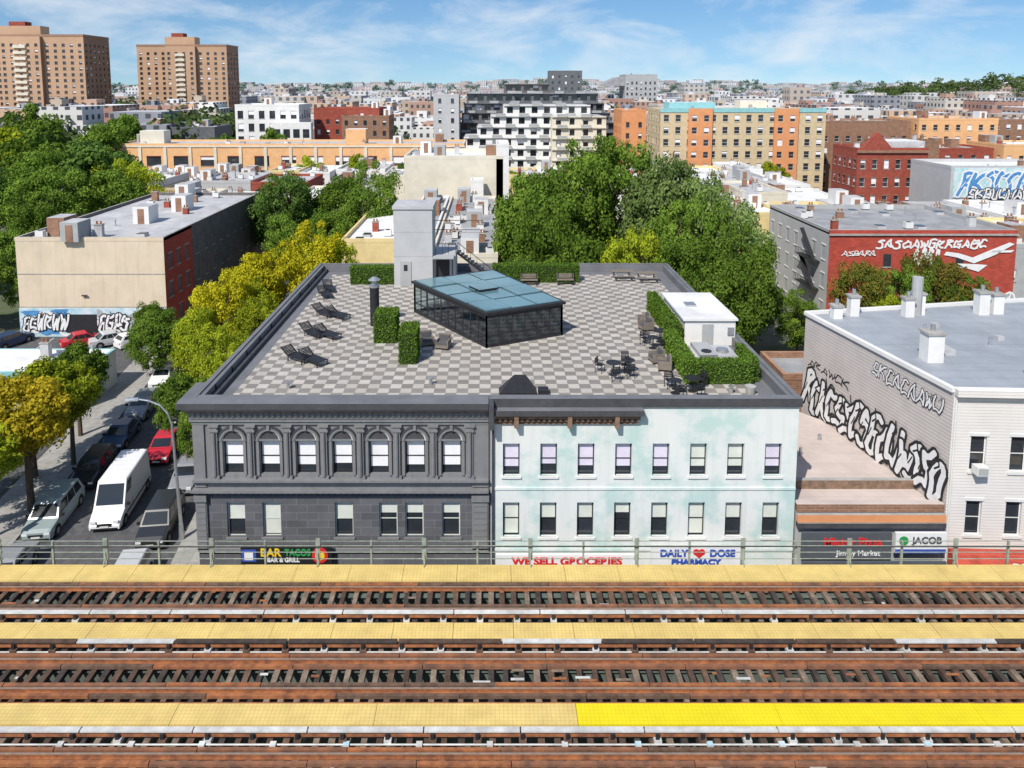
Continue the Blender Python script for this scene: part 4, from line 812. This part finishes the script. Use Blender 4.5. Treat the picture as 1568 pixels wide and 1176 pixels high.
stepped2('white_terraced_apartments',-12,30,226,7,WHT,4,0,.6,3.6,1.8)
stepped2('cream_terraced_apartments',18,34,222,6,CREAM,0,0,.3,3.2,1.5)
stepped2('dark_terraced_apartments',-12,44,252,8,DKW,.8,2.0,.6)
stepped2('grey_terraced_apartments',2,34,268,9,DBR,.5,2.6,.6)
bldg('light_grey_tower_block',-18,-10,240,252,25,LGW,SILV,cl=2,frame=False,gap=2.6)
bldg('brick_apartment_block',-54,-34,232,246,21,REDB,SILV,cl=4,frame=False,gap=2.6)
bldg('dark_apartment_block',-44,-30,224,236,19,BRN,SILV,cl=4,frame=False,gap=2.6)
bldg('orange_school_building',37,44,214,228,21,ORG2,SILV,cl=4,frame=False)
bldg('dark_low_school',-104,-86,236,252,15,DKW,SILV,cl=6,frame=False)
def tower(name,x0,x1,y0,y1,z,nst):
    mb=MB(name); fl=z/nst; rows=[(fl*k+.9,fl*k+2.2) for k in range(nst-1)]
    W=x1-x0; n=3; seg=W/n
    for i in range(3):
        xa=x0+seg*i; ya=y0+(0 if i!=1 else -2.2)
        wall(mb,(xa,ya),(1,0),(0,-1),seg,0,z,even(seg,3.1,1.4),rows,TOWB,dep=.25,frame=False,pb=.2,sill=TOWD)
        mb.poly([(xa,ya,z),(xa+seg,ya,z),(xa+seg,y1,z),(xa,y1,z)],SILV)
    for xx in (x0+seg,x0+2*seg): mb.poly([(xx,y0-2.2,0),(xx,y0,0),(xx,y0,z),(xx,y0-2.2,z)],TOWD)
    for k in range(nst-1): mb.box(x0+seg*1.35,x0+seg*1.65,y0-3.0,y0-2.21,fl*k+.2,fl*k+1.4,CREAM)
    wall(mb,(x1,y0),(0,1),(1,0),y1-y0,0,z,even(y1-y0,3.6,1.4),rows,TOWD,dep=.25,frame=False,pb=.2)
    wall(mb,(x0,y1),(0,-1),(-1,0),y1-y0,0,z,even(y1-y0,3.6,1.4),rows,TOWD,dep=.25,frame=False,pb=.2)
    mb.poly([(x1,y1,0),(x0,y1,0),(x0,y1,z),(x1,y1,z)],TOWD)
    mb.box(x0-.1,x1+.1,y0-.1,y0+.3,z+.01,z+1.1,TOWD); mb.box(x0+seg*.9,x0+seg*1.9,y0+2,y0+9,z,z+5,TOWB,TAR); mb.box(x0+seg*1.1,x0+seg*1.5,y0+3,y0+8,z+5,z+7,REDB,TAR); mb.box(x1-.4,x1+.1,y0,y1,z+.01,z+1.1,TOWD)
    mb.done()
tower('housing_tower',-181,-135,392,410,48,19); tower('housing_tower',-238,-183,345,368,50,19); tower('housing_tower',-345,-285,420,440,54,20)
# ---------------------------------------------------------------- distant city
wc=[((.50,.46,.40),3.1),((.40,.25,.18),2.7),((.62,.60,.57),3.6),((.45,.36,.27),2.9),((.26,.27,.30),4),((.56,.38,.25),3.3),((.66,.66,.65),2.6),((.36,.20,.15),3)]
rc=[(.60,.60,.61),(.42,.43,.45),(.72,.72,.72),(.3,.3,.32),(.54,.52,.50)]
def haze_tint(c,t): h=(.44,.50,.58); return tuple(c[i]*(1-t)+h[i]*t for i in range(3))  # distance haze painted into wall, window and roof colours by blending toward pale blue
dwn=[[mat('distant_wall_%d_%d'%(l,i),haze_tint(c,t),.1,.02,.9,kind='win',p=(q*(1+l*.5),3.2*(1+l*.3),haze_tint((.06,.065,.075),t))) for i,(c,q) in enumerate(wc)] for l,t in enumerate((.03,.17,.38))]
drn=[[mat('distant_roof_%d_%d'%(l,i),haze_tint(c,t),.12,.05,.9) for i,c in enumerate(rc)] for l,t in enumerate((.02,.12,.3))]
names=[MB('distant_city_buildings') for _ in range(3)]
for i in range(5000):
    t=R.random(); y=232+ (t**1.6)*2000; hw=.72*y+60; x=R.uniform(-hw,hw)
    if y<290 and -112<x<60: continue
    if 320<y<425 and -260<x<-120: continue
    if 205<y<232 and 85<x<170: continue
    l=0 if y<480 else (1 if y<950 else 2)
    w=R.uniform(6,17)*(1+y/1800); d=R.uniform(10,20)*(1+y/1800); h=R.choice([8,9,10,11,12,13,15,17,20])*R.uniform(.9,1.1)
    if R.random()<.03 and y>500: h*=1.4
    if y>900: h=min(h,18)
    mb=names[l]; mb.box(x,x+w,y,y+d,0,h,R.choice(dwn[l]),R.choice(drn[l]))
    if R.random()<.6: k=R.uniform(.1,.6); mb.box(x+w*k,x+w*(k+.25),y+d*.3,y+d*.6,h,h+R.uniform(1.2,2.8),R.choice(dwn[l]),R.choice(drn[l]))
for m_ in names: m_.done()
bldg('distant_dark_office',31,48,400,415,35.5,DKW,TAR,frame=False,cl=4,sides='F',gap=3); 
mb=bldg('distant_grey_hospital',76,94,430,450,34,GRW,GROOF,frame=False,cl=3,sides='F',ret=True); mb.hexa([(62,432,28),(76,432,28),(76,450,28),(62,450,28)],[(72,432,33),(76,432,33),(76,450,33),(72,450,33)],GROOF); mb.done()
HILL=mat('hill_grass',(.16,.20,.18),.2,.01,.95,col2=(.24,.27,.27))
def hz(x,y):
    far=max(0,min(1,(y-1500)/700)); z=far*(25+8*math.sin(x*.0021+1)+4*math.sin(x*.0057)+2*math.sin(x*.013))
    z+=24*math.exp(-(((x-600)/180)**2+((y-800)/140)**2))*1.15+ 10*math.exp(-(((x-300)/160)**2+((y-1000)/140)**2))
    return z-.5
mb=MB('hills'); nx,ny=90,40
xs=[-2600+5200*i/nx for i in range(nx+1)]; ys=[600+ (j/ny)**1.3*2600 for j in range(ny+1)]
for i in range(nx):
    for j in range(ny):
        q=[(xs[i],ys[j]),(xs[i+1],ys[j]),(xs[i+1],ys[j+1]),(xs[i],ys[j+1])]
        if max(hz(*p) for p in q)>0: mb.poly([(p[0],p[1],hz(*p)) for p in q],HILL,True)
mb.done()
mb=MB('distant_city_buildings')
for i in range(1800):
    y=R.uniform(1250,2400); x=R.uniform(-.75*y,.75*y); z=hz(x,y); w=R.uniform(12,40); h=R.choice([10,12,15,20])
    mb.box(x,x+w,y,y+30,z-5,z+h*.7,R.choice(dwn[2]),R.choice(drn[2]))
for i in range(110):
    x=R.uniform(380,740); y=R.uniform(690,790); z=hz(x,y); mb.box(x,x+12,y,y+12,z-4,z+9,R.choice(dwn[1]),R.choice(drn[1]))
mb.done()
def dtrees(name,spec,mt,ls,per,seed):
    rng=np.random.default_rng(seed); C=[];rad=[]
    for x,y,s in spec:
        z=max(0,hz(x,y))
        for _ in range(9): C.append((x+R.gauss(0,s*.35),y+R.gauss(0,s*.35),z+s*(.75+R.gauss(0,.22)))); rad.append(s*R.uniform(.25,.42))
    V,ci=leafset(np.array(C),np.array(rad),per,ls,rng); sh=np.repeat(np.clip(rng.random(len(C))[ci]*.7+rng.random(len(ci))*.3,0,1),4)
    me=foliage_mesh(name,V,sh,None,(mt,)); o=bpy.data.objects.new(name,me); scene.collection.objects.link(o)
sp=[]
for i in range(560):
    y=215+R.random()**1.5*800; x=R.uniform(-.72*y,.72*y)
    if 205<y<285 and -95<x<90: continue
    sp.append((x,y,R.uniform(6,11)))
for i in range(80): sp.append((R.uniform(-170,-90),R.uniform(230,330),R.uniform(11,15)))
for i in range(150): sp.append((R.uniform(380,760),R.uniform(680,860),R.uniform(8,13)))
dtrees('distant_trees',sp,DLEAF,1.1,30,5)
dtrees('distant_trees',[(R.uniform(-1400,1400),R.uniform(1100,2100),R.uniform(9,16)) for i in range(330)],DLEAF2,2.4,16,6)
# ---------------------------------------------------------------- sky, sun, camera
sd=Vector((-.50,-.866,0)).normalized(); el=math.radians(48); sv=Vector((sd.x*math.cos(el),sd.y*math.cos(el),math.sin(el)))
w=bpy.data.worlds.new('World'); scene.world=w; w.use_nodes=True; nt=w.node_tree; nt.nodes.clear(); N=nt.nodes.new; L=nt.links.new
tc=N('ShaderNodeTexCoord'); ad=N('ShaderNodeVectorMath'); ad.operation='ADD'; ad.inputs[1].default_value=(0,0,.085); L(tc.outputs['Generated'],ad.inputs[0])
nm=N('ShaderNodeVectorMath'); nm.operation='NORMALIZE'; L(ad.outputs[0],nm.inputs[0])
sk=N('ShaderNodeTexSky'); sk.sky_type='NISHITA'; sk.sun_disc=False; sk.sun_elevation=el; sk.sun_rotation=math.atan2(sd.x,sd.y)%(2*math.pi); sk.air_density=1.0; sk.dust_density=.5; sk.ozone_density=3; L(nm.outputs[0],sk.inputs['Vector'])
hs=N('ShaderNodeHueSaturation'); hs.inputs['Saturation'].default_value=1.22; hs.inputs['Value'].default_value=1.15; L(sk.outputs[0],hs.inputs['Color'])
mp=N('ShaderNodeMapping'); mp.inputs['Scale'].default_value=(3.2,3.2,9); mp.inputs['Rotation'].default_value=(0,-.5,0); mp.inputs['Location'].default_value=(.9,.2,.35); L(tc.outputs['Generated'],mp.inputs[0])
no=N('ShaderNodeTexNoise'); no.inputs['Scale'].default_value=1.9; no.inputs['Detail'].default_value=10; no.inputs['Roughness'].default_value=.6; no.inputs['Distortion'].default_value=.35; L(mp.outputs[0],no.inputs['Vector'])
rp=N('ShaderNodeValToRGB'); rp.color_ramp.elements[0].position=.45; rp.color_ramp.elements[1].position=.76; rp.color_ramp.elements[1].color=(.85,.85,.85,1); L(no.outputs['Fac'],rp.inputs[0])
mx=N('ShaderNodeMixRGB'); L(rp.outputs[0],mx.inputs[0]); L(hs.outputs[0],mx.inputs[1]); mx.inputs[2].default_value=(8.0,8.4,8.8,1)
bg=N('ShaderNodeBackground'); bg.inputs[1].default_value=.108; L(mx.outputs[0],bg.inputs[0]); ow=N('ShaderNodeOutputWorld'); L(bg.outputs[0],ow.inputs[0])
sl=bpy.data.lights.new('sun','SUN'); sl.energy=5.0; sl.angle=math.radians(.5); sl.color=(1,.945,.86); so=bpy.data.objects.new('sun',sl); scene.collection.objects.link(so); so.rotation_euler=sv.to_track_quat('Z','Y').to_euler()
cam=bpy.data.cameras.new('camera'); co=bpy.data.objects.new('camera',cam); scene.collection.objects.link(co); scene.camera=co
co.location=(0,0,28.3); co.rotation_euler=(math.radians(90-6.6),0,0); cam.lens=26.63; cam.sensor_width=36; cam.shift_x=.021; cam.shift_y=-.206; cam.clip_end=9000; cam.clip_start=.5
scene.view_settings.view_transform='Standard'; scene.view_settings.look='None'; scene.view_settings.exposure=0
